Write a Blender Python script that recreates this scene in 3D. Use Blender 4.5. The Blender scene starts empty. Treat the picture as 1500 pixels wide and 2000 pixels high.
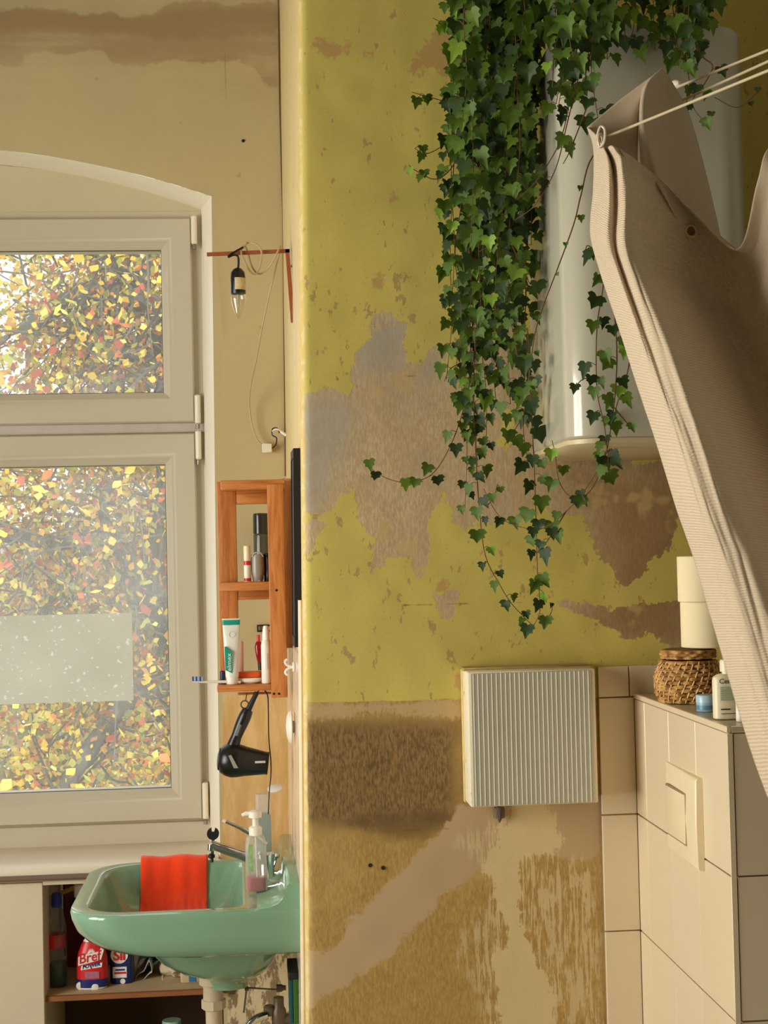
import bpy, bmesh, math, random
import numpy as np
from mathutils import Vector, Matrix, noise as mnoise
from mathutils.geometry import delaunay_2d_cdt
random.seed(7); rng = np.random.default_rng(7)
C = bpy.context.scene.collection
sc = bpy.context.scene
R = math.radians

def lin(c):
    return tuple(((v/255)/12.92 if v/255 <= .04045 else ((v/255+.055)/1.055)**2.4) for v in c[:3]) + (1,)

# ------------------------------------------------------------------ camera
F = 3000.; VP = (497., 1088.); ROLL = R(1.2)          # focal length in pixels, where the room axis +Y meets the 1500x2000 frame
_n = Vector(((VP[0]-750)/F, (VP[1]-1000)/F, 1)).normalized()
_d = Vector((math.sin(ROLL), math.cos(ROLL), 0)); _d = (_d - _n*_d.dot(_n)).normalized()
_r = _d.cross(_n)
def P(px, py, Y=None, X=None, Z=None):                # photo pixel -> point of the room on a plane Y=, X= or Z=
    v = Vector(((px-750)/F, (py-1000)/F, 1)); w = Vector((v.dot(_r), v.dot(_n), -v.dot(_d)))
    k = Y/w.y if Y is not None else (X/w.x if X is not None else (Z-1.5)/w.z)
    w = w*k; w.z += 1.5; return w
def pix(p):
    c = _r*p[0] + _n*p[1] - _d*(p[2]-1.5); return (750+F*c.z**-1*c.x, 1000+F*c.y/c.z)
cd = bpy.data.cameras.new('camera'); cam = bpy.data.objects.new('camera', cd); C.objects.link(cam)
# camera axes in the room: right, up, back
ri = Vector((_r.x, _n.x, -_d.x)); up = -Vector((_r.y, _n.y, -_d.y)); bk = -Vector((_r.z, _n.z, -_d.z))
cam.matrix_world = Matrix(((ri.x, up.x, bk.x, 0), (ri.y, up.y, bk.y, 0), (ri.z, up.z, bk.z, 1.5), (0, 0, 0, 1)))
cd.sensor_fit = 'VERTICAL'; cd.sensor_height = 36; cd.lens = F/2000*36; cd.clip_start = .05; cd.clip_end = 200
sc.camera = cam

# ------------------------------------------------------------------ sky, sun, added fill light, exposure
w = bpy.data.worlds.new('sky'); sc.world = w; w.use_nodes = True
bg = w.node_tree.nodes['Background']; bg.inputs[0].default_value = (.93, .97, 1, 1); bg.inputs[1].default_value = 2.4
sd = bpy.data.lights.new('sun', 'SUN'); sun = bpy.data.objects.new('sun', sd); C.objects.link(sun)
sd.energy = 5.5; sd.angle = R(1.5); sd.color = (1, .93, .8)
sun.rotation_euler = Vector((-.35, .62, -.62)).to_track_quat('-Z', 'Y').to_euler()
ld = bpy.data.lights.new('fill_light', 'AREA'); fill = bpy.data.objects.new('fill_light', ld); C.objects.link(fill)  # area light added outside the left wall to brighten the room
ld.shape = 'RECTANGLE'; ld.size = 1.7; ld.size_y = 1.75; ld.energy = 84; ld.color = (1, .965, .84)
fill.location = (-2.16, 2.05, 1.45); fill.rotation_euler = Vector((1, 0, 0)).to_track_quat('-Z', 'Z').to_euler()
sc.view_settings.view_transform = 'Standard'; sc.view_settings.look = 'None'
sc.view_settings.exposure = 0; sc.view_settings.gamma = 1; sc.view_settings.use_curve_mapping = False
sc.cycles.max_bounces = 10; sc.cycles.diffuse_bounces = 5; sc.cycles.transparent_max_bounces = 12
sc.cycles.use_denoising = True; sc.cycles.caustics_reflective = False; sc.cycles.caustics_refractive = False
sc.cycles.sample_clamp_indirect = 6

# ------------------------------------------------------------------ materials
class M:
    def __init__(s, name, **kw):
        s.m = bpy.data.materials.new(name); s.m.use_nodes = True; s.t = s.m.node_tree; s.t.nodes.clear()
        s.out = s.t.nodes.new('ShaderNodeOutputMaterial'); s.b = s.t.nodes.new('ShaderNodeBsdfPrincipled')
        s.t.links.new(s.b.outputs[0], s.out.inputs[0]); s.set(**kw)
    def put(s, inp, v):
        if isinstance(v, bpy.types.NodeSocket): s.t.links.new(v, inp)
        else: inp.default_value = v
    def set(s, **kw):
        for k, v in kw.items(): s.put(s.b.inputs[{'color': 'Base Color', 'rough': 'Roughness', 'metal': 'Metallic', 'normal': 'Normal', 'spec': 'Specular IOR Level', 'coat': 'Coat Weight', 'trans': 'Transmission Weight', 'ior': 'IOR', 'alpha': 'Alpha', 'sheen': 'Sheen Weight', 'sss': 'Subsurface Weight'}[k]], v)
        return s
    def n(s, ty, **ins):
        nd = s.t.nodes.new(ty)
        for k, v in ins.items():
            k = k.replace('_', ' ')
            s.put(nd.inputs[k], v)
        return nd
    def pos(s, sc_=(1, 1, 1), kind='Object'):
        tc = s.n('ShaderNodeTexCoord'); mp = s.n('ShaderNodeMapping'); s.t.links.new(tc.outputs[kind], mp.inputs[0]); mp.inputs['Scale'].default_value = sc_; return mp.outputs[0]
    def noise(s, scale, vec=None, det=3, rough=.55, dist=0):
        nd = s.n('ShaderNodeTexNoise', Scale=scale, Detail=det, Roughness=rough, Distortion=dist)
        s.put(nd.inputs['Vector'], vec if vec is not None else s.pos()); return nd.outputs['Fac']
    def attr(s, name, col=False):
        nd = s.n('ShaderNodeAttribute'); nd.attribute_name = name; return nd.outputs['Color' if col else 'Fac']
    def math(s, op, a, b=0.):
        nd = s.n('ShaderNodeMath'); nd.operation = op; s.put(nd.inputs[0], a); s.put(nd.inputs[1], b); return nd.outputs[0]
    def mul(s, a, b): return s.math('MULTIPLY', a, b)
    def add(s, a, b): return s.math('ADD', a, b)
    def step(s, v, a, b, lo=0., hi=1.):
        nd = s.n('ShaderNodeMapRange'); nd.interpolation_type = 'SMOOTHSTEP'
        for k, q in enumerate((v, a, b, lo, hi)): s.put(nd.inputs[k], q)
        return nd.outputs[0]
    def mix(s, f, a, b):
        nd = s.n('ShaderNodeMix'); nd.data_type = 'RGBA'; s.put(nd.inputs[0], f); s.put(nd.inputs[6], a); s.put(nd.inputs[7], b); return nd.outputs[2]
    def xyz(s):
        tc = s.n('ShaderNodeTexCoord'); sp = s.n('ShaderNodeSeparateXYZ'); s.t.links.new(tc.outputs['Object'], sp.inputs[0]); return sp.outputs
    def bump(s, h, strength=.3, dist=.002):
        nd = s.n('ShaderNodeBump', Strength=strength, Distance=dist, Height=h); s.put(s.b.inputs['Normal'], nd.outputs[0]); return s
def simple(name, rgb, rough=.5, var=.06, scale=30, bump=0, **kw):
    m = M(name, rough=rough, **kw); c = lin(rgb); f = m.noise(scale)
    dk = tuple(v*(1-2*var) for v in c[:3])+(1,); lt = tuple(min(1, v*(1+2*var)) for v in c[:3])+(1,)
    m.set(color=m.mix(f, dk, lt))
    if bump: m.bump(f, bump, .001)
    return m.m
def glassy(name, tint=(1, 1, 1), haze=0., hazecol=(1, 1, 1), gloss=.06, rough=.02):    # thin clear plastic or pane: see-through, a little gloss, a little dust
    m = M(name); t = m.t; t.nodes.remove(m.b)
    tr = m.n('ShaderNodeBsdfTransparent', Color=(*tint, 1)); gl = m.n('ShaderNodeBsdfGlossy', Roughness=rough)
    lw = m.n('ShaderNodeLayerWeight', Blend=.25); fr = m.math('MULTIPLY_ADD', lw.outputs['Fresnel'], 1.); fr.node.inputs[2].default_value = gloss*.3
    mx = m.n('ShaderNodeMixShader'); m.put(mx.inputs[0], m.mul(fr, .6)); t.links.new(tr.outputs[0], mx.inputs[1]); t.links.new(gl.outputs[0], mx.inputs[2])
    df = m.n('ShaderNodeBsdfDiffuse', Color=(*hazecol, 1)); tl = m.n('ShaderNodeBsdfTranslucent', Color=(*hazecol, 1))
    dm = m.n('ShaderNodeMixShader'); dm.inputs[0].default_value = .5; t.links.new(df.outputs[0], dm.inputs[1]); t.links.new(tl.outputs[0], dm.inputs[2])
    m2 = m.n('ShaderNodeMixShader'); m.put(m2.inputs[0], haze(m) if callable(haze) else haze); t.links.new(mx.outputs[0], m2.inputs[1]); t.links.new(dm.outputs[0], m2.inputs[2])
    t.links.new(m2.outputs[0], m.out.inputs[0]); return m.m
def wood(name, a, b, sc_=(30, 30, 3), rough=.45):
    m = M(name, rough=rough); v = m.pos(sc_); f = m.noise(2.2, v, 4, .6, .6); g = m.noise(9, v, 2, .5)
    m.set(color=m.mix(m.step(m.add(f, m.mul(g, .25)), .42, .78), lin(a), lin(b))); m.bump(f, .15, .001); return m.m

# ------------------------------------------------------------------ mesh helpers (all shapes are written in room coordinates)
ROOT = {}
def link(o): C.objects.link(o); return o
def thing(name, label, cat, loc, group=None):
    o = bpy.data.objects.new(name, None); link(o); o.location = loc; o.empty_display_size = .05
    o['label'] = label; o['category'] = cat; ROOT[o] = Vector(loc)
    if group: o['group'] = group
    return o
def obj(name, bm, mat, parent=None, label=None, smooth=40, kind=None):
    me = bpy.data.meshes.new(name)
    if isinstance(bm, bpy.types.Mesh): me = bm; me.name = name
    else: bmesh.ops.recalc_face_normals(bm, faces=bm.faces); bm.to_mesh(me); bm.free()
    if smooth: me.shade_smooth(); me.set_sharp_from_angle(angle=R(smooth))
    for m_ in (mat if isinstance(mat, (list, tuple)) else [mat]):
        me.materials.append(m_.m if isinstance(m_, M) else m_)
    o = bpy.data.objects.new(name, me); link(o)
    if parent is not None:
        o.parent = parent; rt = ROOT[parent]; me.transform(Matrix.Translation(-rt)) if rt.length > 0 else None; ROOT[o] = rt
    else: ROOT[o] = Vector((0, 0, 0))
    if label: o['label'] = label
    if kind: o['kind'] = kind
    return o
def single(name, bm, mat, label, cat, group=None, **kw):          # a thing that is one mesh
    o = obj(name, bm, mat, **kw); c = sum((Vector(b) for b in o.bound_box), Vector())/8; z0 = min(b[2] for b in o.bound_box)
    L = Vector((c.x, c.y, z0)); o.data.transform(Matrix.Translation(-L)); o.location = L; ROOT[o] = L
    o['label'] = label; o['category'] = cat
    if group: o['group'] = group
    return o
def struct(name, bm, mat, parent=None, **kw): return obj(name, bm, mat, parent, kind=None if parent else 'structure', **kw)
def bmn(): return bmesh.new()
def box(bm, a, b, bev=0., seg=1):
    vs = [bm.verts.new((x, y, z)) for x in (a[0], b[0]) for y in (a[1], b[1]) for z in (a[2], b[2])]
    fs = [bm.faces.new([vs[i] for i in q]) for q in ((0, 1, 3, 2), (4, 6, 7, 5), (0, 4, 5, 1), (2, 3, 7, 6), (0, 2, 6, 4), (1, 5, 7, 3))]
    if bev: bmesh.ops.bevel(bm, geom=list({e for f in fs for e in f.edges}), offset=bev, segments=seg, affect='EDGES', profile=.5)
    return bm
def Box(a, b, bev=0., seg=1): return box(bmn(), a, b, bev, seg)
def cr(pts, n=8):                                                 # Catmull-Rom through points
    p = [Vector(q) for q in pts]; p = [p[0]*2-p[1]] + p + [p[-1]*2-p[-2]]; out = []
    for i in range(1, len(p)-2):
        for k in range(n):
            t = k/n; a, b, c, d = p[i-1:i+3]
            out.append(.5*((2*b)+(c-a)*t+(2*a-5*b+4*c-d)*t*t+(3*b-a-3*c+d)*t**3))
    return out+[p[-2]]
def tube(bm, pts, r, n=8, cap=True):
    pts = [Vector(q) for q in pts]; rr = r if isinstance(r, (list, tuple)) else [r]*len(pts); rings = []; u = None
    for i, p in enumerate(pts):
        t = (pts[min(i+1, len(pts)-1)]-pts[max(i-1, 0)]).normalized()
        if u is None: u = t.orthogonal().normalized()
        u = (u-t*u.dot(t)); u = u.normalized() if u.length > 1e-6 else t.orthogonal().normalized(); v = t.cross(u)
        rings.append([bm.verts.new(p+(u*math.cos(2*math.pi*k/n)+v*math.sin(2*math.pi*k/n))*rr[i]) for k in range(n)])
    for a, b in zip(rings, rings[1:]):
        for k in range(n): bm.faces.new((a[k], a[(k+1) % n], b[(k+1) % n], b[k]))
    if cap: bm.faces.new(rings[0][::-1]); bm.faces.new(rings[-1])
    return bm
def Tube(pts, r, n=8, cap=True): return tube(bmn(), pts, r, n, cap)
def skinloops(bm, loops, cap0=True, cap1=True):
    rg = [[bm.verts.new(p) for p in L] for L in loops]; n = len(rg[0])
    for a, b in zip(rg, rg[1:]):
        for k in range(n): bm.faces.new((a[k], a[(k+1) % n], b[(k+1) % n], b[k]))
    if cap0: bm.faces.new(rg[0][::-1])
    if cap1: bm.faces.new(rg[-1])
    return bm
def lathe(bm, o, prof, axis=(0, 0, 1), n=24, cap0=True, cap1=True):  # prof: (radius, distance along axis)
    ax = Vector(axis).normalized(); u = ax.orthogonal().normalized(); v = ax.cross(u); o = Vector(o)
    return skinloops(bm, [[o+ax*h+(u*math.cos(2*math.pi*k/n)+v*math.sin(2*math.pi*k/n))*max(r, 1e-4) for k in range(n)] for r, h in prof], cap0, cap1)
def Lathe(*a, **k): return lathe(bmn(), *a, **k)
def sup(cx, cy, z, rx, ry, p=2.6, n=28):                          # superellipse ring
    out = []
    for k in range(n):
        c, s = math.cos(2*math.pi*k/n), math.sin(2*math.pi*k/n)
        out.append(Vector((cx+rx*math.copysign(abs(c)**(2/p), c), cy+ry*math.copysign(abs(s)**(2/p), s), z)))
    return out
def bottle(cx, cy, secs, p=2.6): return skinloops(bmn(), [sup(cx, cy, z, rx, ry, p) for z, rx, ry in secs])
def prism(bm, poly, axis, a, b):                                  # poly in the two other axes, pushed from a to b along axis
    def q(u, v, t): return {'x': (t, u, v), 'y': (u, t, v), 'z': (u, v, t)}[axis]
    return skinloops(bm, [[Vector(q(u, v, a)) for u, v in poly], [Vector(q(u, v, b)) for u, v in poly]])
def rect(x0, x1, y0, y1, z, rl, rr, n=6):                         # rounded rectangle, corner radii on the left and right ends
    out = []
    for cx, cy, r, a in ((x1-rr, y0+rr, rr, -90), (x1-rr, y1-rr, rr, 0), (x0+rl, y1-rl, rl, 90), (x0+rl, y0+rl, rl, 180)):
        for k in range(n+1):
            t = R(a+90*k/n); out.append(Vector((cx+r*math.cos(t), cy+r*math.sin(t), z)))
    return out
def text(name, s, o, xa, ya, height, mat, parent, width=None, font_shear=0., bold=0.):
    cu = bpy.data.curves.new(name, 'FONT'); cu.body = s; cu.size = 1; cu.extrude = .01; cu.shear = font_shear; cu.offset = bold; cu.resolution_u = 3
    t = bpy.data.objects.new(name, cu); link(t); bpy.context.view_layer.update()
    me = bpy.data.meshes.new_from_object(t); bpy.data.objects.remove(t); bpy.data.curves.remove(cu)
    co = np.array([v.co[:] for v in me.vertices]); lo, hi = co.min(0), co.max(0)
    sx = width/(hi[0]-lo[0]) if width else height/(hi[1]-lo[1]); sy = height/(hi[1]-lo[1])
    xa, ya = Vector(xa).normalized(), Vector(ya).normalized(); za = xa.cross(ya)
    m4 = Matrix(((xa.x*sx, ya.x*sy, za.x*sx, o[0]), (xa.y*sx, ya.y*sy, za.y*sx, o[1]), (xa.z*sx, ya.z*sy, za.z*sx, o[2]), (0, 0, 0, 1)))
    me.transform(Matrix.Translation((-lo[0], -lo[1], 0))); me.transform(m4)
    return obj(name, me, mat, parent, smooth=0)
def sdist(pts, poly):                                             # signed distance to a polygon, positive inside (numpy)
    a = np.array(poly, float); b = np.roll(a, -1, 0); d = np.full(len(pts), 1e9); ins = np.zeros(len(pts), bool)
    for (ax, ay), (bx, by) in zip(a, b):
        e = np.array((bx-ax, by-ay)); L = (e**2).sum()+1e-12; t = np.clip(((pts[:, 0]-ax)*e[0]+(pts[:, 1]-ay)*e[1])/L, 0, 1)
        d = np.minimum(d, np.hypot(pts[:, 0]-ax-t*e[0], pts[:, 1]-ay-t*e[1]))
        c = ((ay > pts[:, 1]) != (by > pts[:, 1])); ins ^= c & (pts[:, 0] < (bx-ax)*(pts[:, 1]-ay)/(by-ay+1e-12)+ax)
    return np.where(ins, d, -d)
def polys(pts, Y, L):                                             # union of pixel-traced patches laid on the wall plane Y
    out = np.full(len(pts), -1e9)
    for pl in L: out = np.maximum(out, sdist(pts, [(lambda q: (q.x, q.z))(P(x, y, Y)) for x, y in pl]))
    return np.clip(out, -.3, .3)
def fattr(me, name, arr):
    a = me.attributes.new(name, 'FLOAT', 'POINT'); a.data.foreach_set('value', np.asarray(arr, np.float32))
# ================================================================== THE SETTING
def wx(Y, z):                                                     # the old side wall leans and is not quite square
    t = (Y-3.2)/.85; return (1-t)*(.100+(z-1.5)*.0143)+t*(.0858+(z-1.5)*.0078)

# ---- yellow wall (front of the chimney breast): old paint, bare plaster, filler
wm = M('worn yellow paint on plaster', rough=.75)
v0 = wm.pos(); vs = wm.pos((3.2, 3.2, .8)); vv = wm.pos((9, 9, .7))
n_big = wm.noise(6, v0, 4); n_mid = wm.noise(38, v0, 4, .6); n_fine = wm.noise(150, v0, 3); n_str = wm.noise(75, vs, 4, .7); n_scr = wm.noise(16, vv, 4, .7)
n_patch = wm.noise(11, v0, 3, .6)
plaster = wm.mix(wm.step(n_big, .35, .65), lin((214, 188, 146)), lin((196, 174, 142)))
plaster = wm.mix(wm.step(n_str, .38, .7), lin((184, 156, 114)), plaster)
plaster = wm.mix(wm.step(wm.add(wm.attr('brown'), wm.mul(n_mid, .05)), .0, .14), plaster, wm.mix(n_str, lin((128, 96, 54)), lin((172, 140, 92))))
plaster = wm.mix(wm.mul(wm.step(n_patch, .58, .66), .6), plaster, lin((203, 170, 112)))
plaster = wm.mix(wm.mul(wm.step(wm.add(wm.attr('grey'), wm.mul(n_mid, .06)), 0., .07), .75), plaster, wm.mix(n_mid, lin((150, 144, 134)), lin((184, 172, 152))))
paint = wm.mix(wm.step(n_big, .3, .7), lin((208, 188, 94)), lin((196, 178, 90)))
paint = wm.mix(wm.mul(wm.step(n_fine, .55, .75), .35), paint, lin((170, 146, 74)))
paint = wm.mix(wm.step(wm.attr('tan'), 0., .25), paint, lin((206, 184, 100)))
fleck = wm.step(wm.add(wm.noise(26, wm.pos((1.3, 1, .75)), 4, .68), wm.mul(wm.attr('bare'), .12)),   .60, .625)
fleck2 = wm.step(wm.noise(55, wm.pos((1.7, 1, .5)), 4, .65), .66, .69)
paint = wm.mix(wm.mul(fleck, .8), paint, wm.mix(n_fine, lin((150, 116, 72)), lin((186, 152, 96))))
paint = wm.mix(wm.mul(fleck2, .7), paint, lin((128, 104, 58)))
edge = wm.add(wm.mul(wm.add(n_mid, -.5), .055), wm.mul(wm.add(n_fine, -.5), .016))
bare = wm.step(wm.add(wm.attr('bare'), edge), -.0015, .0015)
col = wm.mix(bare, paint, plaster)
red = wm.step(wm.add(wm.attr('red'), wm.mul(edge, 1.6)), -.004, .006)
col = wm.mix(wm.mul(red, .75), col, lin((186, 142, 88)))
# dado: brown rubbed plaster below the old paint line
ochre = wm.mix(wm.step(n_str, .35, .68), lin((160, 126, 66)), lin((186, 152, 86)))
ochre = wm.mix(wm.mul(wm.step(n_big, .5, .72), .5), ochre, lin((196, 164, 104)))
ochre = wm.mix(wm.mul(wm.step(n_scr, .62, .72), .45), ochre, lin((206, 178, 124)))
darkc = wm.mix(wm.step(n_str, .32, .66), lin((96, 72, 38)), lin((150, 118, 68)))
dk = wm.step(wm.add(wm.attr('dark'), wm.add(wm.mul(wm.add(n_str, -.5), .09), wm.mul(wm.add(n_mid, -.5), .03))), -.012, .03)
low = wm.mix(dk, ochre, darkc)
low = wm.mix(wm.step(wm.add(wm.attr('pale'), wm.add(edge, wm.mul(wm.add(n_str, -.5), .03))), -.006, .008), low, wm.mix(n_str, lin((196, 166, 112)), lin((184, 152, 112))))
low = wm.mix(wm.mul(wm.step(wm.add(wm.attr('deep'), wm.add(wm.mul(wm.add(n_mid, -.5), .05), wm.mul(wm.add(n_str, -.5), .06))), -.02, .012), .55), low, lin((84, 60, 30)))
skim = wm.step(wm.add(wm.attr('skim'), wm.mul(edge, .9)), -.004, .006)
low = wm.mix(skim, low, wm.mix(n_big, lin((192, 162, 118)), lin((180, 152, 118))))
scr = wm.mul(wm.step(wm.add(wm.attr('scratch'), wm.mul(wm.add(n_mid, -.5), .06)), -.01, .03), wm.step(wm.add(n_scr, wm.mul(n_mid, .25)), .60, .66))
low = wm.mix(wm.mul(scr, .85), low, lin((206, 182, 138)))
whi = wm.step(wm.add(wm.attr('white'), wm.add(wm.mul(edge, 1.2), wm.mul(wm.add(n_scr, -.5), .05))), -.003, .004)
low = wm.mix(whi, low, wm.mix(n_str, lin((202, 178, 132)), lin((216, 192, 146))))
dado = wm.step(wm.add(wm.attr('dado'), wm.mul(wm.add(n_mid, -.5), .006)), -.001, .001)
col = wm.mix(dado, col, low)
crack = wm.step(wm.add(wm.attr('crack'), wm.mul(wm.add(n_mid, -.5), .006)), -.0022, .0002)
col = wm.mix(wm.mul(wm.mul(crack, wm.step(wm.noise(14, wm.pos((1, 1, .2)), 3), .42, .56)), .8), col, lin((92, 70, 36)))
X_ = wm.xyz()[0]
col = wm.mix(wm.step(wm.add(wm.attr('edge'), wm.mul(wm.add(n_big, -.5), .010)), -.003, .003), col, wm.mix(wm.step(n_mid, .45, .6), lin((214, 186, 112)), lin((222, 200, 150))))
wm.set(color=col)
wm.bump(wm.add(wm.mul(n_mid, .5), wm.add(wm.mul(bare, -.5), wm.mul(wm.add(whi, skim), .35))), .35, .0016)

bare_p = [[(730,610),(762,610),(790,621),(800,638),(793,656),(783,670),(790,694),(790,708),(818,712),(839,691),(863,670),(869,687),(867,735),(900,745),(930,560),(945,500),(985,520),(1010,640),(1045,800),(1150,900),(1325,905),(1335,1000),(1310,1060),(1245,1130),(1218,1146),(1190,1115),(1155,1060),(1140,1010),(1040,990),(1000,1010),(930,1020),(916,1034),(895,1020),(881,988),(867,967),(856,985),(832,1016),(846,1051),(839,1083),(832,1118),(818,1132),(811,1107),(800,1090),(755,1090),(748,1104),(730,1116),(720,1090),(734,1058),(713,1037),(702,1013),(695,971),(695,957),(660,964),(653,992),(632,1013),(600,1002),(570,1000),(570,771),(601,771),(632,761),(678,764),(688,754),(685,733),(695,691),(720,666),(727,635)],
          [(850,1163),(892,1153),(895,1175),(880,1212),(858,1195)], [(1085,1180),(1110,1174),(1200,1190),(1260,1175),(1340,1170),(1340,1290),(1300,1262),(1270,1235),(1230,1255),(1200,1232),(1165,1215),(1130,1195)],
          [(600,1085),(612,1060),(622,1040),(640,1020),(600,1010)]]
yell_p = [[(985,795),(1000,800),(1005,860),(990,890),(975,870)]]
brown_p = [[(1040,880),(1400,860),(1400,1320),(1060,1300),(1130,1150),(1120,1000)]]
grey_p = [[(570,770),(690,790),(690,860),(640,960),(620,1010),(570,1010)], [(690,640),(800,620),(780,720),(700,730)], [(830,700),(870,690),(870,730),(830,740)], [(590,530),(612,520),(612,600),(590,600)], [(600,140),(660,170),(640,200),(600,200)]]
red_p = [[(835,70),(858,40),(880,60),(890,120),(870,150),(840,140),(800,160),(810,120)], [(600,80),(655,78),(690,95),(720,108),(650,112),(610,104)], [(765,370),(782,368),(780,388),(768,388)], [(710,540),(760,545),(740,560)], [(560,1640),(640,1630),(630,1650)], [(850,1140),(870,1140),(865,1160)], [(893,1320),(910,1320),(905,1345),(895,1340)]]
dado_p = [[(500,1374),(905,1366),(1200,1362),(1700,1350),(1700,2600),(500,2600)]]
dark_p = [[(560,1400),(905,1400),(905,1570),(880,1610),(780,1625),(560,1622)]]
deep_p = [[(690,1600),(905,1585),(890,1605),(830,1635),(740,1628),(690,1618)]]
pale_p = [[(560,1374),(905,1366),(905,1400),(780,1392),(700,1398),(640,1402),(560,1392)]]
skim_p = [[(894,1570),(878,1606),(836,1643),(787,1697),(745,1738),(692,1788),(671,1833),(642,1858),(560,1862),(560,2000),(609,1968),(663,1932),(725,1899),(762,1866),(828,1796),(869,1746),(931,1713),(960,1688),(1018,1672),(1075,1665),(1109,1680),(1172,1672),(1172,1560)]]
white_p = [[(977,1620),(1000,1560),(1070,1560),(1085,1600),(1101,1651),(1070,1668),(1018,1672),(1020,1796),(1040,1837),(1050,1879),(1082,1912),(1078,2100),(977,2100),(964,1879),(990,1820),(962,1755),(966,1722),(935,1701),(968,1651)]]
scr_p = [[(880,1640),(1000,1560),(1090,1570),(1110,1660),(1175,1700),(1190,2100),(940,2100),(930,1950),(880,1860),(950,1730)]]
tan_p = [[(500,1374),(500,1180),(900,1200),(900,1374)]]
# profile of the breast in plan: front face with a rounded left arris
nx = 166; xs = list(np.linspace(1.3, 1.16, 4)[:-1])+list(np.linspace(1.16, .128, nx)); arc = 7
zs = [-.02, .2]+list(np.arange(.42, 2.78, .006))+[2.95, 3.2]
co = []; ncol = len(xs)+arc+3
for z in zs:
    ex = wx(3.2, z)
    prof = [(x if x > .2 else .2+(x-.2)*(.2-ex-.018)/(.2-.128), 3.2) for x in xs]
    prof += [(ex+.018-.018*math.sin(R(90*k/arc)), 3.218-.018*math.cos(R(90*k/arc))) for k in range(1, arc+1)]
    prof += [(wx(3.28, z)+.0, 3.28), (1.3, 3.28), (1.3, 3.28)]
    for i, (x, y) in enumerate(prof):
        if y < 3.22: y += .0035*mnoise.noise(Vector((x*4, 1.7, z*4)))+.0012*mnoise.noise(Vector((x*17, 5.1, z*17)))
        co.append((x, y, z))
fa = [(j*ncol+i, (j+1)*ncol+i, (j+1)*ncol+i+1, j*ncol+i+1) for j in range(len(zs)-1) for i in range(ncol-2)]
fa += [(j*ncol+ncol-2, (j+1)*ncol+ncol-2, (j+1)*ncol, j*ncol) for j in range(len(zs)-1)]
me = bpy.data.meshes.new('wall_front'); me.from_pydata(co, [], fa)
xz = np.array([(c[0], c[2]) for c in co])
b_ = polys(xz, 3.2, bare_p); b_ = np.minimum(b_, -polys(xz, 3.2, yell_p))
for nm, pl in (('brown', brown_p), ('grey', grey_p), ('red', red_p), ('dado', dado_p), ('dark', dark_p), ('deep', deep_p), ('pale', pale_p), ('skim', skim_p), ('white', white_p), ('scratch', scr_p), ('tan', tan_p)): fattr(me, nm, polys(xz, 3.2, pl))
fattr(me, 'bare', b_); fattr(me, 'edge', [wx(3.2, c[2])+.0065-c[0] for c in co])
def seg(pts, a, b):
    a = P(*a, 3.2); b = P(*b, 3.2); return -np.abs(sdist(pts, [(a.x, a.z), (b.x, b.z), (b.x+1e-4, b.z+1e-4)]))
fattr(me, 'crack', np.maximum.reduce([seg(xz, (590, 1185), (1330, 1172)), seg(xz, (600, 1370), (905, 1366)), seg(xz, (595, 1626), (880, 1618)), seg(xz, (768, 738), (826, 732)), seg(xz, (708, 1200), (700, 1560))]))
wall_front = struct('wall_front', me, wm, smooth=60)

# ---- side wall behind the sink: plaster with white glazed tiles below
plain = M('cream plaster', rough=.7); f_ = plain.noise(5, None, 4); g_ = plain.noise(60, None, 3)
plain.set(color=plain.mix(f_, lin((218, 196, 150)), lin((232, 212, 170)))); plain.bump(g_, .25, .001)
sidem = M('flaking pale plaster', rough=.65); f_ = sidem.noise(14, sidem.pos((1, 1, .35)), 4, .6); g_ = sidem.noise(60, sidem.pos((1, 1, .4)), 3)
sidem.set(color=sidem.mix(sidem.step(f_, .42, .6), lin((214, 190, 146)), lin((218, 196, 132)))); sidem.set(color=sidem.mix(sidem.mul(sidem.step(g_, .66, .7), .6), sidem.b.inputs['Base Color'].links[0].from_socket, lin((150, 110, 60)))); sidem.bump(f_, .4, .003)
bm = bmn(); zz = list(np.linspace(0, 3.2, 33)); ys = [3.28, 3.5, 3.8, 4.055]
for a in range(len(zz)-1):
    for b in range(len(ys)-1):
        bm.faces.new([bm.verts.new((wx(y, z), y, z)) for y, z in ((ys[b], zz[a]), (ys[b+1], zz[a]), (ys[b+1], zz[a+1]), (ys[b], zz[a+1]))])
bmesh.ops.remove_doubles(bm, verts=bm.verts, dist=1e-5); ex = bmesh.ops.extrude_face_region(bm, geom=list(bm.faces))
bmesh.ops.translate(bm, vec=(.12, 0, 0), verts=[q for q in ex['geom'] if isinstance(q, bmesh.types.BMVert)]); bmesh.ops.recalc_face_normals(bm, faces=bm.faces)
wall_side = struct('wall_side', bm, sidem)
glaze = M('white glazed tile', rough=.16); f_ = glaze.noise(7); glaze.set(color=glaze.mix(f_, lin((226, 204, 182)), lin((236, 214, 196)))); glaze.bump(glaze.noise(9, None, 2), .12, .004)
ztile = P(585, 1268, 3.4).z
for k, (z0, z1) in enumerate(((ztile-.15*(q+1), ztile-.15*q) for q in range(6))):
    for j in range(5):
        y0 = 3.245+.15*j; y1 = min(y0+.15, 4.04); bm = bmn(); g = .0012
        q = [(wx(y, z), y, z) for y, z in ((y0+g, z0+g), (y1-g, z0+g), (y1-g, z1-g), (y0+g, z1-g))]
        skinloops(bm, [[Vector((x, y, z)) for x, y, z in q], [Vector((x-.006, y, z)) for x, y, z in q], [Vector((x-.0075, y+(.0015 if i in (0, 3) else -.0015), z+(.0015 if i < 2 else -.0015))) for i, (x, y, z) in enumerate(q)]])
        obj('tile', bm, glaze, wall_side, smooth=30)
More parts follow.
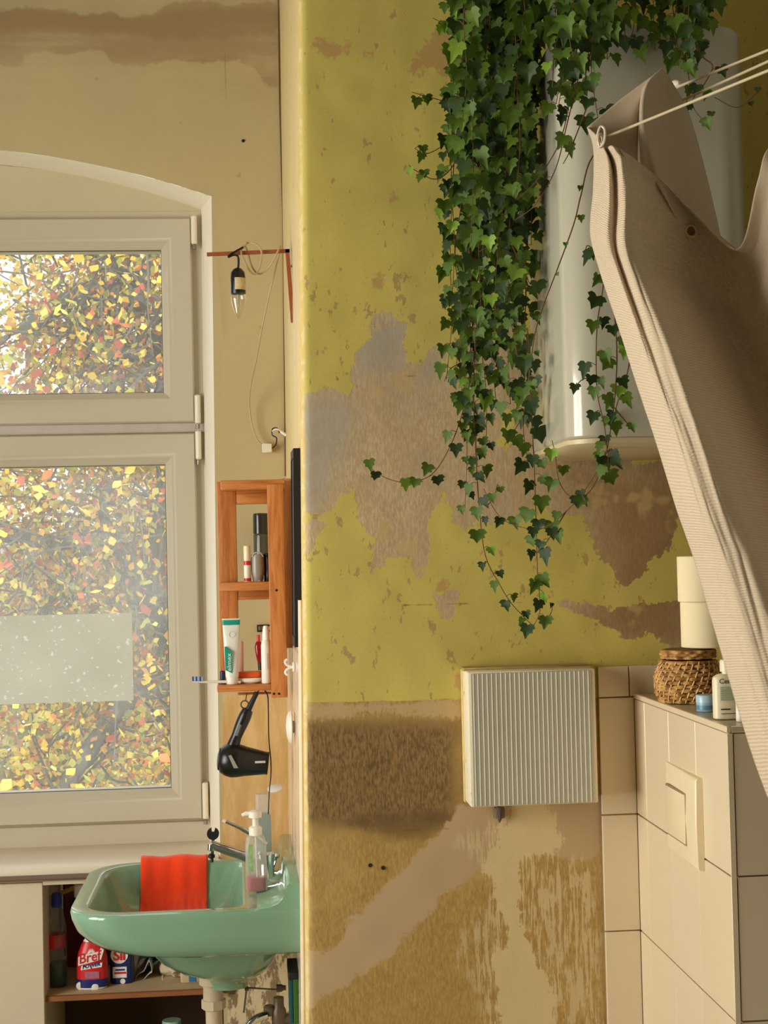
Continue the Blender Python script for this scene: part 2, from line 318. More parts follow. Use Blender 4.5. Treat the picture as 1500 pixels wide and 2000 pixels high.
bm = bmn()   # white plastic bead that ends the tiling towards the room
tube(bm, [(wx(3.236, z)-.0035, 3.236, z) for z in (.3, .8, ztile+.1, P(590, 1172, 3.24).z)], .0055, 8); obj('edge_bead', bm, simple('white bead', (235, 215, 185), .35), wall_side)

# ---- window wall with arched, splayed opening and a niche below the sill
def arch(x, back=0): return 2.587+.012*back-.234*(x+.85)**2
wl = M('old cream distemper', rough=.8); p = wl.xyz(); f_ = wl.noise(3.5, None, 4); g_ = wl.noise(45, None, 4, .6); h_ = wl.noise(9, wl.pos((1, 1, 1)), 4, .6)
c = wl.mix(wl.step(f_, .3, .7), lin((194, 175, 130)), lin((186, 170, 128))); c = wl.mix(wl.step(wl.attr('warm'), -.1, .5), c, lin((206, 184, 140)))
sm_ = wl.noise(5, wl.pos((.5, 1, 2.2)), 5, .65); c = wl.mix(wl.mul(wl.step(wl.add(wl.attr('stain'), wl.mul(wl.add(sm_, -.5), .5)), -.10, .06), .35), c, lin((170, 148, 108)))
st = wl.step(wl.add(wl.attr('stain'), wl.add(wl.mul(wl.add(h_, -.5), .07), wl.mul(wl.add(g_, -.5), .02))), -.004, .006)
c = wl.mix(wl.mul(st, wl.step(sm_, .36, .58, .35, .9)), c, wl.mix(f_, lin((172, 146, 106)), lin((154, 130, 92))))
st2 = wl.step(wl.add(wl.attr('stain2'), wl.add(wl.mul(wl.add(h_, -.5), .06), wl.mul(wl.add(g_, -.5), .02))), -.01, .012); c = wl.mix(wl.mul(st2, .6), c, lin((150, 124, 84)))
c = wl.mix(wl.mul(wl.step(wl.noise(17, wl.pos((1.3, 1, .9)), 3), .70, .73), .45), c, lin((158, 132, 84)))
c = wl.mix(wl.mul(wl.step(wl.add(wl.attr('seam'), wl.mul(g_, .001)), -.0022, -.0004), .5), c, lin((140, 112, 66)))
c = wl.mix(wl.step(wl.attr('board'), -.004, .004), c, wl.mix(wl.step(wl.noise(20, wl.pos((1.6, 1, .35)), 4, .6), .35, .7), lin((206, 166, 104)), lin((226, 190, 132))))
chip = wl.mul(wl.step(wl.attr('chip'), -.006, .006), wl.step(wl.noise(26, wl.pos((1, 1, .45)), 5, .7), .47, .54))
c = wl.mix(wl.step(wl.attr('chip'), -.004, .004), c, lin((216, 196, 160))); c = wl.mix(wl.mul(chip, .8), c, lin((112, 88, 56)))
wl.set(color=c); wl.bump(wl.add(g_, wl.mul(st, .5)), .35, .0015)
op = [(-1.6, .0), (-1.6, .70), (-1.605, .71)]+[(x, arch(x)) for x in np.linspace(-1.605, -.093, 26)]+[(-.100, 1.6), (-.105, .71), (-.105, 0)]
inn = np.array(op); out_ = [(-2.5, 0), (-2.5, 3.2), (.2, 3.2), (.2, 0)]
gx, gz = np.meshgrid(np.arange(-.75, .19, .02), np.arange(.1, 3.15, .02)); gp = np.stack([gx.ravel(), gz.ravel()], 1); hx, hz_ = np.meshgrid(np.arange(-2.46, -.78, .06), np.arange(.1, 3.15, .06)); gp = np.concatenate([gp, np.stack([hx.ravel(), hz_.ravel()], 1)]); s_ = sdist(gp, op); gp = gp[s_ < -.012]
V = [Vector(q) for q in out_+op]+[Vector(q) for q in gp]; n0, n1 = 4, len(op)
ed = [(i, (i+1) % 4) for i in range(4)]+[(n0+i, n0+(i+1) % n1) for i in range(n1)]
vo, _, fo, _, _, _ = delaunay_2d_cdt(V, ed, [], 0, 1e-5)
vo = np.array([tuple(v) for v in vo]); fo = [f for f in fo if sdist(np.array([vo[list(f)].mean(0)]), op)[0] < 0]
co = [(x, 4.05+.003*mnoise.noise(Vector((x*5, 2, z*5))), z) for x, z in vo]
def bk_(x, z):                                                    # the opening narrows towards the window
    if z > .705: x2 = -.85+(x+.85)*(.722/.757); return (x2, z if z < 2.0 else arch(x, 1)+.008)
    return (x, z)
nb = len(co)
ring = [(x, z) for x, z in op]; bk2 = [bk_(x, z) for x, z in ring]
for x, z in ring: co.append((x, 4.05, z))
for x, z in bk2: co.append((x, 4.285, z))
for x, z in bk2: co.append((x, 4.46, z))
fa = [tuple(f) if (vo[f[1]][0]-vo[f[0]][0])*(vo[f[2]][1]-vo[f[0]][1])-(vo[f[2]][0]-vo[f[0]][0])*(vo[f[1]][1]-vo[f[0]][1]) > 0 else tuple(f)[::-1] for f in fo]
for s2 in (0, n1):
    for i in range(n1-1): fa.append((nb+s2+i, nb+s2+i+1, nb+s2+n1+i+1, nb+s2+n1+i))
me = bpy.data.meshes.new('wall_far'); me.from_pydata(co, [], fa); me.validate()
xz = np.array([(q[0], q[2]) for q in co])
stain_p = [[(-1300,30),(-900,10),(-500,28),(-60,25),(70,10),(140,25),(190,28),(290,32),(330,12),(400,0),(440,5),(545,0),(545,185),(505,165),(470,120),(420,118),(330,120),(250,128),(205,118),(200,100),(110,105),(50,108),(40,128),(-60,130),(-500,105),(-900,130),(-1300,120)]]
stain2_p = [[(-1300,20),(-60,20),(60,12),(120,22),(190,28),(300,35),(340,20),(480,12),(545,20),(545,70),(330,72),(180,66),(-60,66),(-1300,66)]]
fattr(me, 'stain', polys(xz, 4.05, stain_p)); fattr(me, 'stain2', polys(xz, 4.05, stain2_p)); fattr(me, 'warm', polys(xz, 4.05, [[(380,380),(700,380),(700,2500),(380,2500)]]))
fattr(me, 'board', polys(xz, 4.05, [[(434,1352),(620,1352),(620,1880),(434,1880)]])); fattr(me, 'chip', polys(xz, 4.05, [[(430,1840),(620,1840),(620,2300),(430,2300)]]))
def seg4(a, b):
    a = P(*a, 4.05); b = P(*b, 4.05); return -np.abs(sdist(xz, [(a.x, a.z), (b.x, b.z), (b.x+1e-4, b.z+1e-4)]))
fattr(me, 'seam', np.maximum.reduce([seg4((440, 100), (440, 368)), seg4((428, 370), (545, 372)), seg4((430, 796), (560, 798))]))
wall_far = struct('wall_far', me, wl, smooth=30)
rv = M('white reveal paint', rough=.6); f_ = rv.noise(6, None, 4); rv.set(color=rv.mix(f_, lin((240, 230, 210)), lin((246, 238, 222)))); me.materials.append(rv.m)
for p_ in me.polygons:
    if len(p_.vertices) == 4: p_.material_index = 1
# thin dark gap where the lining board meets the corner
obj('gap', Tube([P(543, -40, 4.046), P(546, 200, 4.046), P(552, 420, 4.046), P(556, 800, 4.046), P(557, 930, 4.046)], .0014, 5), simple('dark gap', (96, 70, 30), .9), wall_far)
obj('nail_hole', Lathe(P(475, 275, 4.049), [(.0045, 0), (.003, .003), (.001, .0035)], (0, -1, 0), 8), simple('black hole', (20, 16, 10), .9), wall_far)

# ---- the rest of the shell
room = M('cream room plaster', rough=.85); room.set(color=room.mix(room.noise(3), lin((156, 150, 136)), lin((166, 160, 146))))
flo = simple('grey beige floor tile', (150, 142, 128), .5, .06, 4)
floor = struct('floor', Box((-2.5, -.8, -.12), (1.3, 4.46, 0)), flo)
struct('ceiling', Box((-2.5, -.8, 3.2), (1.3, 4.46, 3.35)), room)
struct('wall_right', Box((1.3, -.8, 0), (1.45, 4.46, 3.2)), room)
struct('wall_back', Box((-2.5, -.95, 0), (1.3, -.8, 3.2)), room)
bm = bmn()
for a, b in (((-2.15, -.8, 0), (-2, 1.15, 3.2)), ((-2.15, 2.95, 0), (-2, 4.05, 3.2)), ((-2.15, 1.15, 0), (-2, 2.95, .55)), ((-2.15, 1.15, 2.35), (-2, 2.95, 3.2))): box(bm, a, b)
struct('wall_left', bm, room)
white = M('white window frame', rough=.32); f_ = white.noise(4); white.set(color=white.mix(f_, lin((196, 186, 164)), lin((202, 192, 170)))); white = white.m
w2 = bpy.data.objects.new('added_window', None); link(w2); w2['kind'] = 'structure'; ROOT[w2] = Vector((0, 0, 0))  # unseen window, added in the left wall as an opening for the fill light
def frame(a0, a1, z0, z1, prof, plane='y'):                       # mitred frame: prof = (inset, depth)
    bm = bmn(); rings = []
    for ins, y in prof:
        q = [(a0+ins, z0+ins), (a1-ins, z0+ins), (a1-ins, z1-ins), (a0+ins, z1-ins)]
        rings.append([Vector((u, y, v)) if plane == 'y' else Vector((y, u, v)) for u, v in q])
    rg = [[bm.verts.new(p_) for p_ in L] for L in rings]
    for a, b in zip(rg, rg[1:]+rg[:1]):
        for k in range(4): bm.faces.new((a[k], a[(k+1) % 4], b[(k+1) % 4], b[k]))
    bmesh.ops.recalc_face_normals(bm, faces=bm.faces); return bm
obj('window_frame', frame(1.15, 2.95, .55, 2.35, [(0, -2.15), (0, -2.06), (.06, -2.06), (.06, -2.15)], 'x'), white, w2)
obj('mullion', Box((-2.13, 2.02, .6), (-2.07, 2.08, 2.3), .005), white, w2)

# ---- window_1
def hz(m):
    a = m.noise(2.2, m.pos((1, 1, 1)), 4, .6); b = m.noise(90, None, 2)
    return m.add(m.step(a, .35, .75, .11, .28), m.mul(m.step(b, .62, .7), .10))
pane_m = glassy('dusty window glass', (.97, .98, .98), hz, (.86, .88, .88))
film_m = M('frosted window film', rough=.4); t_ = film_m.t
def film():
    m = film_m; t = m.t; t.nodes.remove(m.b); sp = m.step(m.noise(75, None, 1), .68, .72); cl = m.noise(7, None, 4)
    tl = m.n('ShaderNodeBsdfTranslucent'); df = m.n('ShaderNodeBsdfDiffuse'); tr = m.n('ShaderNodeBsdfTransparent')
    cc = m.mix(cl, lin((226, 224, 214)), lin((244, 242, 234))); m.put(tl.inputs[0], m.mix(sp, cc, (1, 1, 1, 1))); m.put(df.inputs[0], m.mix(sp, cc, (1, 1, 1, 1)))
    a = m.n('ShaderNodeMixShader'); a.inputs[0].default_value = .35; t.links.new(tl.outputs[0], a.inputs[1]); t.links.new(df.outputs[0], a.inputs[2])
    b = m.n('ShaderNodeMixShader'); m.put(b.inputs[0], m.step(sp, 0., 1., .08, .0)); t.links.new(a.outputs[0], b.inputs[1]); t.links.new(tr.outputs[0], b.inputs[2]); t.links.new(b.outputs[0], m.out.inputs[0])
film()
w1 = bpy.data.objects.new('window_1', None); link(w1); w1['kind'] = 'structure'; ROOT[w1] = Vector((0, 0, 0))
zt_u, zb_u = P(200, 426, 4.265).z, P(200, 827, 4.265).z; zt_l, zb_l = P(200, 848, 4.265).z, P(200, 1607, 4.265).z
XR = -.156; XC = -.85
obj('window_frame', frame(-1.575, -.118, zb_l-.042, zt_u+.022, [(0, 4.285), (0, 4.40), (.06, 4.40), (.06, 4.285)]), white, w1)
obj('mullion', Box((XC-.045, 4.275, zb_l-.01), (XC+.045, 4.39, zt_u+.01), .004), white, w1)
obj('transom', Box((-1.55, 4.282, zb_u-.03), (-.125, 4.39, zt_l+.032), .004), simple('grey transom', (196, 186, 176), .3), w1)
bm = bmn(); obj('bottom_rail', Box((-1.57, 4.280, zb_l-.10), (-.122, 4.40, zb_l-.006), .003), white, w1); top = [(x, arch(x, 1)+.006) for x in np.linspace(-1.58, -.12, 24)]
prism(bm, [(-.12, zt_u+.015)]+top[::-1]+[(-1.58, zt_u+.015)], 'y', 4.287, 4.36); bmesh.ops.recalc_face_normals(bm, faces=bm.faces)
obj('infill_panel', bm, simple('cream panel', (198, 186, 154), .6, .04, 8, .2), w1)
hinge_m = simple('white hinge cover', (236, 226, 206), .25, .02)
metal_m = M('grey hinge metal', rough=.35, metal=.8); metal_m.set(color=lin((150, 140, 125))); metal_m = metal_m.m
beadm = simple('grey gasket', (70, 68, 64), .6)
for (xa, xb, za, zb, right, low_) in ((XC+.02, XR, zb_u, zt_u, 1, 0), (XC+.02, XR, zb_l, zt_l, 1, 1), (-1.54, XC-.02, zb_u, zt_u, 0, 0), (-1.54, XC-.02, zb_l, zt_l, 0, 1)):
    s = obj('lower_sash' if low_ else 'upper_sash', frame(xa, xb, za, zb, [(0, 4.34), (0, 4.268), (.004, 4.262), (.052, 4.262), (.058, 4.266), (.066, 4.266), (.069, 4.270), (.078, 4.278), (.084, 4.284), (.086, 4.292), (.086, 4.34)]), white, w1)
    obj('gasket', frame(xa+.083, xb-.083, za+.083, zb-.083, [(0, 4.289), (0, 4.296), (.0035, 4.296), (.0035, 4.289)]), beadm, s)
    obj('pane', Box((xa+.08, 4.300, za+.08), (xb-.08, 4.304, zb-.08)), pane_m, s)
    if right:
        for hzc, L in ((zt_u-.035, .04), (zb_u+.035, .04)) if not low_ else ((zt_l-.035, .04), (zb_l+.05, .05)):
            bm = bmn(); lathe(bm, (XR+.008, 4.262, hzc-L), [(.005, 0), (.0085, .003), (.0085, 2*L-.003), (.005, 2*L)], (0, 0, 1), 12)
            box(bm, (XR+.002, 4.262, hzc-L), (XR+.014, 4.284, hzc+L), .001); obj('hinge', bm, hinge_m, s)
            obj('hinge', Lathe((XR+.008, 4.261, hzc-L-.014), [(.006, 0), (.006, .012)], (0, 0, 1), 10), metal_m, s, label='small grey hinge pin end')
    if right and low_:
        a = P(-300, 1196, 4.298); b = P(261, 1368, 4.298)
        obj('frosted_film', Box((XC+.12, 4.2975, b.z), (b.x, 4.2985, P(130, 1200, 4.298).z)), film_m.m, s)
sill_m = simple('painted sill', (232, 220, 200), .3, .03, 5)
zs_ = P(200, 1690, 3.99).z
bm = Box((-1.62, 3.99, zs_-.022), (-.108, 4.30, zs_), .006, 2); obj_s = struct('trim_1', bm, sill_m)
# ================================================================== THINGS ON THE LEFT
def span(x0, x1, yt, yb, Y):                                      # pixel box at depth Y -> centre x, half width, z bottom, z top
    a = P(x0, (yt+yb)/2, Y); b = P(x1, (yt+yb)/2, Y); m = (x0+x1)/2
    return (a.x+b.x)/2, (b.x-a.x)/2, P(m, yb, Y).z, P(m, yt, Y).z
chrome = M('chrome', rough=.1, metal=1.); chrome.set(color=lin((205, 205, 205))); chrome = chrome.m
black = simple('black plastic', (20, 19, 18), .3, .1, 12); blackm = simple('matt black', (14, 13, 12), .55, .1, 12)
wplas = simple('white plastic', (236, 228, 214), .35, .02, 10)
# ---- cabinet under the window sill
cab = thing('under_window_cabinet', 'cream cabinet under the window sill with one sliding door and open shelf of cleaning supplies', 'cabinet', (-.85, 4.2, 0))
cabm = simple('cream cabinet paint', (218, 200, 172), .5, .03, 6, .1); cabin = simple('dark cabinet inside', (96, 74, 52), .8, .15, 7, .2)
zc = P(200, 1716, 4.0).z
obj('top_board', Box((-1.595, 3.992, zc), (-.107, 4.30, zs_-.0225), .002), simple('cream board', (222, 200, 160), .5, .04, 6), cab)
obj('metal_rail', Tube([(-1.59, 3.990, zc+.010), (-.11, 3.990, zc+.010)], .0075, 10), simple('brown metal rail', (120, 98, 84), .3, .05, 8), cab, label='brown metal rail')
xd = P(86, 1850, 4.01).x
obj('door', Box((-1.59, 4.004, .05), (xd, 4.022, zc-.004), .002), cabm, cab)
obj('inner_stile', Box((xd-.004, 4.022, .03), (xd+.001, 4.40, zc), .0), cabm, cab)
obj('header', Box((xd, 4.006, zc-.012), (-.107, 4.03, zc), .0), cabm, cab)
zsh = P(240, 1940, 4.02).z
shb = obj('shelf_board', Box((-1.59, 4.03, zsh-.012), (-.107, 4.43, zsh), .001), simple('pale shelf board', (196, 172, 132), .6, .08, 12), cab)
obj('shelf_edge', Box((-1.59, 4.018, zsh-.013), (-.107, 4.030, zsh+.0005), .001), simple('brown shelf edge', (150, 92, 50), .5, .1, 14), cab, label='brown front edge of the shelf')
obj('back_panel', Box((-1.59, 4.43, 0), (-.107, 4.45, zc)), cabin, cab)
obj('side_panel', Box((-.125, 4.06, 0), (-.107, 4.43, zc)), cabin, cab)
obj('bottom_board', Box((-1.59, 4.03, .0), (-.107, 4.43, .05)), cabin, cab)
bluep = simple('blue plastic', (34, 62, 160), .35); navy = simple('navy label', (28, 44, 110), .35); redp = simple('red label', (214, 34, 40), .35, .05); whitep = simple('white print', (240, 236, 228), .4, .02)
clearp = glassy('clear plastic', (.93, .96, .95), .10, (.8, .85, .84)); greenl = M('green liquid', rough=.15, trans=.5); greenl.set(color=lin((14, 92, 74))); greenl = greenl.m
# tall clear bottle with green liquid
X, r, z0, z1 = span(93, 131, 1760, 1950, 4.12); z0 = zsh+.001
t = thing('cleaner_bottle', 'tall clear bottle with blue cap and green liquid at left of cabinet shelf', 'bottle', (X, 4.12, z0))
H = .235
obj('body', bottle(X, 4.12, [(z0, r*.9, r*.9), (z0+.004, r, r), (z0+.15, r, r), (z0+.19, r*.72, r*.72), (z0+.205, r*.45, r*.45), (z0+.215, r*.45, r*.45)], 2.2), clearp, t)
obj('liquid', bottle(X, 4.12, [(z0+.002, r*.88, r*.88), (z0+.006, r*.95, r*.95), (z0+.06, r*.95, r*.95)], 2.2), greenl, t, label='dark green liquid')
obj('cap', Lathe((X, 4.12, z0+.205), [(r*.55, 0), (r*.55, .03), (r*.42, .036)], n=20), bluep, t)
lb = obj('label', Lathe((X-.004, 4.12, z0+.10), [(r*1.01, 0), (r*1.01, .035)], n=24, cap0=False, cap1=False), redp, t)
# boxes standing behind the bottles
X, hw, z0, z1 = span(128, 190, 1735, 1940, 4.30); bx_ = thing('cereal_style_box', 'dark red cardboard box behind the red spray cleaner', 'box', (X, 4.33, zsh)); bx_.name = 'cardboard_box'
obj('carton', Box((X-hw, 4.30, zsh+.001), (X+hw*2.4, 4.36, zsh+.26), .001), simple('dark red card', (120, 40, 34), .6, .2, 9), bx_)
obj('print_panel', Box((X-hw*.7, 4.2988, zsh+.15), (X+hw*2, 4.3005, zsh+.19), 0), simple('dark print', (40, 26, 24), .5), bx_)
X, hw, z0, z1 = span(100, 190, 1730, 1760, 4.22); 
# red bottle
X, r, z0, z1 = span(150, 211, 1832, 1947, 4.09); z0 = zsh+.001; h = z1-z0; Y = 4.09
t = thing('spray_cleaner_bottle', 'red and white cleaner bottle with a blue neck on the cabinet shelf', 'bottle', (X, Y, z0))
def br(f): return r*(1-.55*max(0, (f-.45)/.55)**2.2)
fs = [0, .03, .12, .3, .45, .6, .75, .87, .95, 1]
obj('body', bottle(X, Y, [(z0+h*f, br(f)*(.93 if f == 0 else 1), br(f)*.62) for f in fs], 2.4), whitep, t)
obj('base_band', bottle(X, Y, [(z0+h*f, br(f)*1.006, br(f)*.62+.0005) for f in (.03, .08, .14, .2)], 2.4), navy, t, label='blue wave band at the foot')
obj('label', bottle(X, Y, [(z0+h*f, br(f)*1.005, br(f)*.62+.0004) for f in (.2, .3, .45, .6, .75, .87, .95)], 2.4), redp, t)
obj('neck', Lathe((X, Y, z0+h*.985), [(r*.42, 0), (r*.36, .01), (r*.34, .03), (r*.6, .034), (r*.6, .05), (r*.2, .056)], n=16), bluep, t)
yf = Y-r*.62
for k in range(9):
    a = R(-62+15.5*k); obj('ray', Tube([(X+math.sin(a)*r*.2, yf-.0012+.004, z0+h*.70+math.cos(a)*.006), (X+math.sin(a)*r*.52, yf+.012, z0+h*.72+math.cos(a)*.026)], [.0016, .0006], 5), whitep, t)
obj('name_banner', skinloops(bmn(), [[Vector((X+r*u, yf-.0005+q, z0+h*v)) for u, v in ((-.84, .49), (.62, .60), (.82, .80), (.62, .84), (.5, .76), (-.66, .70), (-.82, .66))] for q in (0, .006)]), whitep, t)
text('lettering', 'Bref', (X-r*.74, yf-.0012, z0+h*.53), (1, 0, .16), (-.1, 0, 1), h*.2, redp, t, r*1.48, .15, .012)
text('lettering', 'POWER', (X-r*.56, yf-.0014, z0+h*.425), (1, 0, .16), (-.1, 0, 1), h*.075, navy, t, r*1.15, .2, .03)
obj('print_panel', Box((X-r*.42, yf-.0008, z0+h*.22), (X+r*.5, yf+.004, z0+h*.36), .0004), simple('lilac print', (176, 108, 128), .4, .2, 200), t, label='lilac printed field')
obj('power_banner', skinloops(bmn(), [[Vector((X-r*.68, yf-.0003+q, z0+h*.40)), Vector((X+r*.66, yf-.0003+q, z0+h*.45)), Vector((X+r*.70, yf-.0003+q, z0+h*.535)), Vector((X-r*.64, yf-.0003+q, z0+h*.485))] for q in (0, .004)]), whitep, t)
for px_, pz_ in ((-.75, .07), (.18, .04)): obj('white_patch', Lathe((X+r*px_, yf+.0005+(.006 if px_ < -.5 else 0), z0+h*pz_), [(r*.26, 0), (r*.2, -.001)], (0, 1, 0), 14), whitep, t)
# blue and white tin
X, r, z0, z1 = span(215, 262, 1842, 1940, 4.13); z0 = zsh+.001; h = z1-z0+.03; Y = 4.13
t = thing('stain_remover_tub', 'blue and white stain remover tub right of the red cleaner bottle', 'tub', (X, Y, z0))
obj('body', bottle(X, Y, [(z0, r*.94, r*.7), (z0+.004, r, r*.75), (z0+h*.95, r, r*.75), (z0+h, r*.93, r*.7)], 3), navy, t)
obj('lid', bottle(X, Y, [(z0+h, r*.95, r*.72), (z0+h+.012, r*.95, r*.72), (z0+h+.014, r*.9, r*.67)], 3), bluep, t)
yf = Y-r*.75
obj('label', Box((X-r*.72, yf-.0012, z0+h*.12), (X+r*.45, yf+.002, z0+h*.34), .0005), whitep, t)
obj('badge', Lathe((X-r*.15, yf-.0012, z0+h*.58), [(r*.72, 0), (r*.7, .002)], (0, 1, 0), 20), whitep, t)
text('lettering', 'Sil', (X-r*.62, yf-.0026, z0+h*.47), (1, 0, .02), (0, 0, 1), h*.21, redp, t, r*.95, 0, .03)
obj('print_line', Box((X-r*.5, yf-.0018, z0+h*.265), (X+r*.3, yf, z0+h*.30), 0), navy, t); obj('print_line', Box((X-r*.58, yf-.0018, z0+h*.20), (X+r*.4, yf, z0+h*.24), 0), redp, t)
obj('white_patch', Lathe((X+r*.1, yf-.0004, z0+h*.05), [(r*.22, 0), (r*.18, .001)], (0, 1, 0), 14), whitep, t)
# folded papers and cloths
def sheet(name, pts, width, mat, label, cat, th=.0015, group=None):
    bm = bmn(); c_ = cr(pts, 6); rows = [[bm.verts.new(p_+Vector((0, dy*width, .004*math.sin(i*.7+dy*3)))) for dy in (0, .25, .5, .75, 1)] for i, p_ in enumerate(c_)]
    for a, b in zip(rows, rows[1:]):
        for k in range(4): bm.faces.new((a[k], b[k], b[k+1], a[k+1]))
    o = single(name, bm, mat, label, cat, group); md = o.modifiers.new('thickness', 'SOLIDIFY'); md.thickness = th; md.offset = 0; return o
def Z(x, y, Y): return P(x, y, Y)
paper = simple('white paper', (214, 206, 190), .7, .05, 9); teal = simple('teal packet', (96, 176, 190), .5, .15, 10); pgrey = simple('grey paper', (178, 176, 168), .6, .1, 10)
sheet('folded_magazine', [Z(264, 1938, 4.1), Z(285, 1934, 4.1), Z(300, 1925, 4.1), Z(316, 1922, 4.1), Z(312, 1934, 4.1), Z(290, 1937, 4.1)], .16, paper, 'white folded magazine lying beside the blue and white tub', 'magazine', .003)
sheet('paper_packet', [Z(262, 1915, 4.14), Z(280, 1895, 4.14), Z(292, 1880, 4.14), Z(296, 1900, 4.14), Z(280, 1912, 4.14)], .12, pgrey, 'grey blue folded paper leaning against the blue and white tub', 'paper')
sheet('teal_packet', [Z(268, 1885, 4.18), Z(285, 1868, 4.18), Z(310, 1866, 4.18), Z(330, 1872, 4.18), Z(290, 1884, 4.18)], .12, teal, 'teal wrapper on top of the folded papers in the cabinet', 'wrapper')
bm = bmn(); c0 = P(355, 1912, 4.16)
bmesh.ops.create_icosphere(bm, subdivisions=4, radius=1)
for v in bm.verts:
    n_ = mnoise.noise(v.co*2.2)*.32+mnoise.noise(v.co*5)*.16; v.co = Vector((v.co.x*.060*(1+n_), v.co.y*.06*(1+n_), max(-.028, v.co.z*.038*(1+n_))))+c0+Vector((0, .03, 0))
zm = min(v.co.z for v in bm.verts)
for v in bm.verts: v.co.z += zsh+.001-zm
single('cleaning_rags', bm, simple('beige rag', (206, 190, 160), .9, .15, 14, .4), 'crumpled beige rags heaped behind the white drain pipe', 'rags')
X, hw, z0, z1 = span(352, 392, 1888, 1928, 4.085); t = thing('sponge_packet', 'beige packet with a small blue label in front of the rags', 'packet', (X, 4.085, zsh))
obj('wrapper', bottle(X, 4.095, [(zsh+.001, hw*.95, .008), (zsh+.006, hw, .010), (z1-.006, hw, .010), (z1, hw*.95, .004)], 4), simple('beige wrapper', (210, 186, 146), .5, .08, 16, .2), t)
obj('label', Box((X-.004, 4.0835, z0+.014), (X+.014, 4.0855, z1-.010), .0003), simple('blue square', (52, 120, 176), .4), t, label='blue label')
X, r, z0, z1 = span(317, 355, 1992, 2050, 4.15); single('mint_lid', Lathe((X, 4.15, .051), [(r, 0), (r, z1-.051-.004), (r*.95, z1-.051)], n=20), simple('mint plastic', (160, 196, 170), .4), 'pale mint plastic tub on the bottom of the cabinet', 'tub')
X, r, z0, z1 = span(148, 160, 1735, 1760, 4.10)
t = thing('yellow_handle_brush', 'yellow handled brush lying high in the dark cabinet corner', 'brush', P(120, 1745, 4.25)); 
obj('handle', Tube([P(105, 1750, 4.2), P(150, 1732, 4.16)], .006, 8), simple('yellow plastic', (200, 176, 40), .4), t); obj('head', Box(P(148, 1748, 4.17), P(165, 1728, 4.13), .003), wplas, t)

# ---- sink
zr = .75
ytop = P(580, 1723, 3.3).z
green = M('mint green ceramic', rough=.10, coat=.4); f_ = green.noise(6); green.set(color=green.mix(f_, lin((124, 160, 132)), lin((130, 166, 138)))); green = green.m
def shx(p): p = Vector(p); t_ = (p.y-3.28)/.6; p.x += (wx(p.y, .75)-.0835)*max(0, min(1, (p.x+.42)/.5)); return p
L = [(zr-.233, -.124, -.036, 3.536, 3.628, .043, .043), (zr-.214, -.130, -.03, 3.528, 3.636, .05, .05), (zr-.203, -.145, -.008, 3.505, 3.66, .07, .06), (zr-.188, -.195, .008, 3.475, 3.695, .10, .07), (zr-.165, -.235, .020, 3.455, 3.715, .12, .06), (zr-.135, -.262, .032, 3.44, 3.73, .13, .05), (zr-.112, -.285, .045, 3.43, 3.745, .13, .05), (zr-.106, -.30, .083, 3.36, 3.82, .16, .02), (zr-.101, -.322, .083, 3.325, 3.85, .17, .015), (zr-.092, -.360, .083, 3.310, 3.868, .17, .012), (zr-.076, -.388, .083, 3.303, 3.875, .16, .008), (zr-.052, -.406, .083, 3.301, 3.877, .14, .007), (zr-.025, -.412, .083, 3.30, 3.878, .115, .006), (zr-.008, -.415, .083, 3.298, 3.88, .115, .006), (zr-.002, -.413, .083, 3.300, 3.878, .115, .006), (zr, -.407, .083, 3.306, 3.872, .11, .006),
     (zr+.001, -.385, -.040, 3.327, 3.850, .10, .035), (zr-.002, -.378, -.045, 3.333, 3.843, .098, .04), (zr-.012, -.372, -.05, 3.340, 3.837, .095, .04), (zr-.06, -.355, -.06, 3.36, 3.818, .09, .05), (zr-.098, -.32, -.075, 3.40, 3.78, .10, .06), (zr-.118, -.24, -.09, 3.47, 3.70, .08, .05), (zr-.126, -.14, -.10, 3.57, 3.60, .012, .012)]
t_s = thing('wash_basin', 'mint green ceramic wash basin on the side wall under the wooden shelf', 'sink', (.08, 3.59, zr-.15))
bm = skinloops(bmn(), [[shx(p_) for p_ in rect(*(q[1:5]), q[0], q[5], q[6], 8)] for q in L])
o = obj('basin', bm, green, t_s, smooth=50)
pf = [(.0835, zr-.03), (.0835, ytop-.004), (.080, ytop), (.056, ytop), (.051, ytop-.004), (.046, ytop-.02), (.040, zr+.022), (.030, zr+.012), (.012, zr+.005), (-.012, zr+.0012), (-.03, zr-.004), (-.03, zr-.03)]
bm = bmn(); ys = [3.301, 3.305, 3.873, 3.877]; k_ = [.97, 1, 1, .97]
cx_, cz_ = .03, zr-.04
skinloops(bm, [[shx((cx_+(u-cx_)*(k if u < .08 else 1), y, cz_+(v-cz_)*k)) for u, v in pf] for y, k in zip(ys, k_)]); o = obj('backsplash', bm, green, t_s, smooth=50)
obj('drain_fitting', Lathe((-.12, 3.585, zr-.1275), [(.03, 0), (.03, .003), (.022, .004), (.018, .002)], n=20), chrome, t_s)
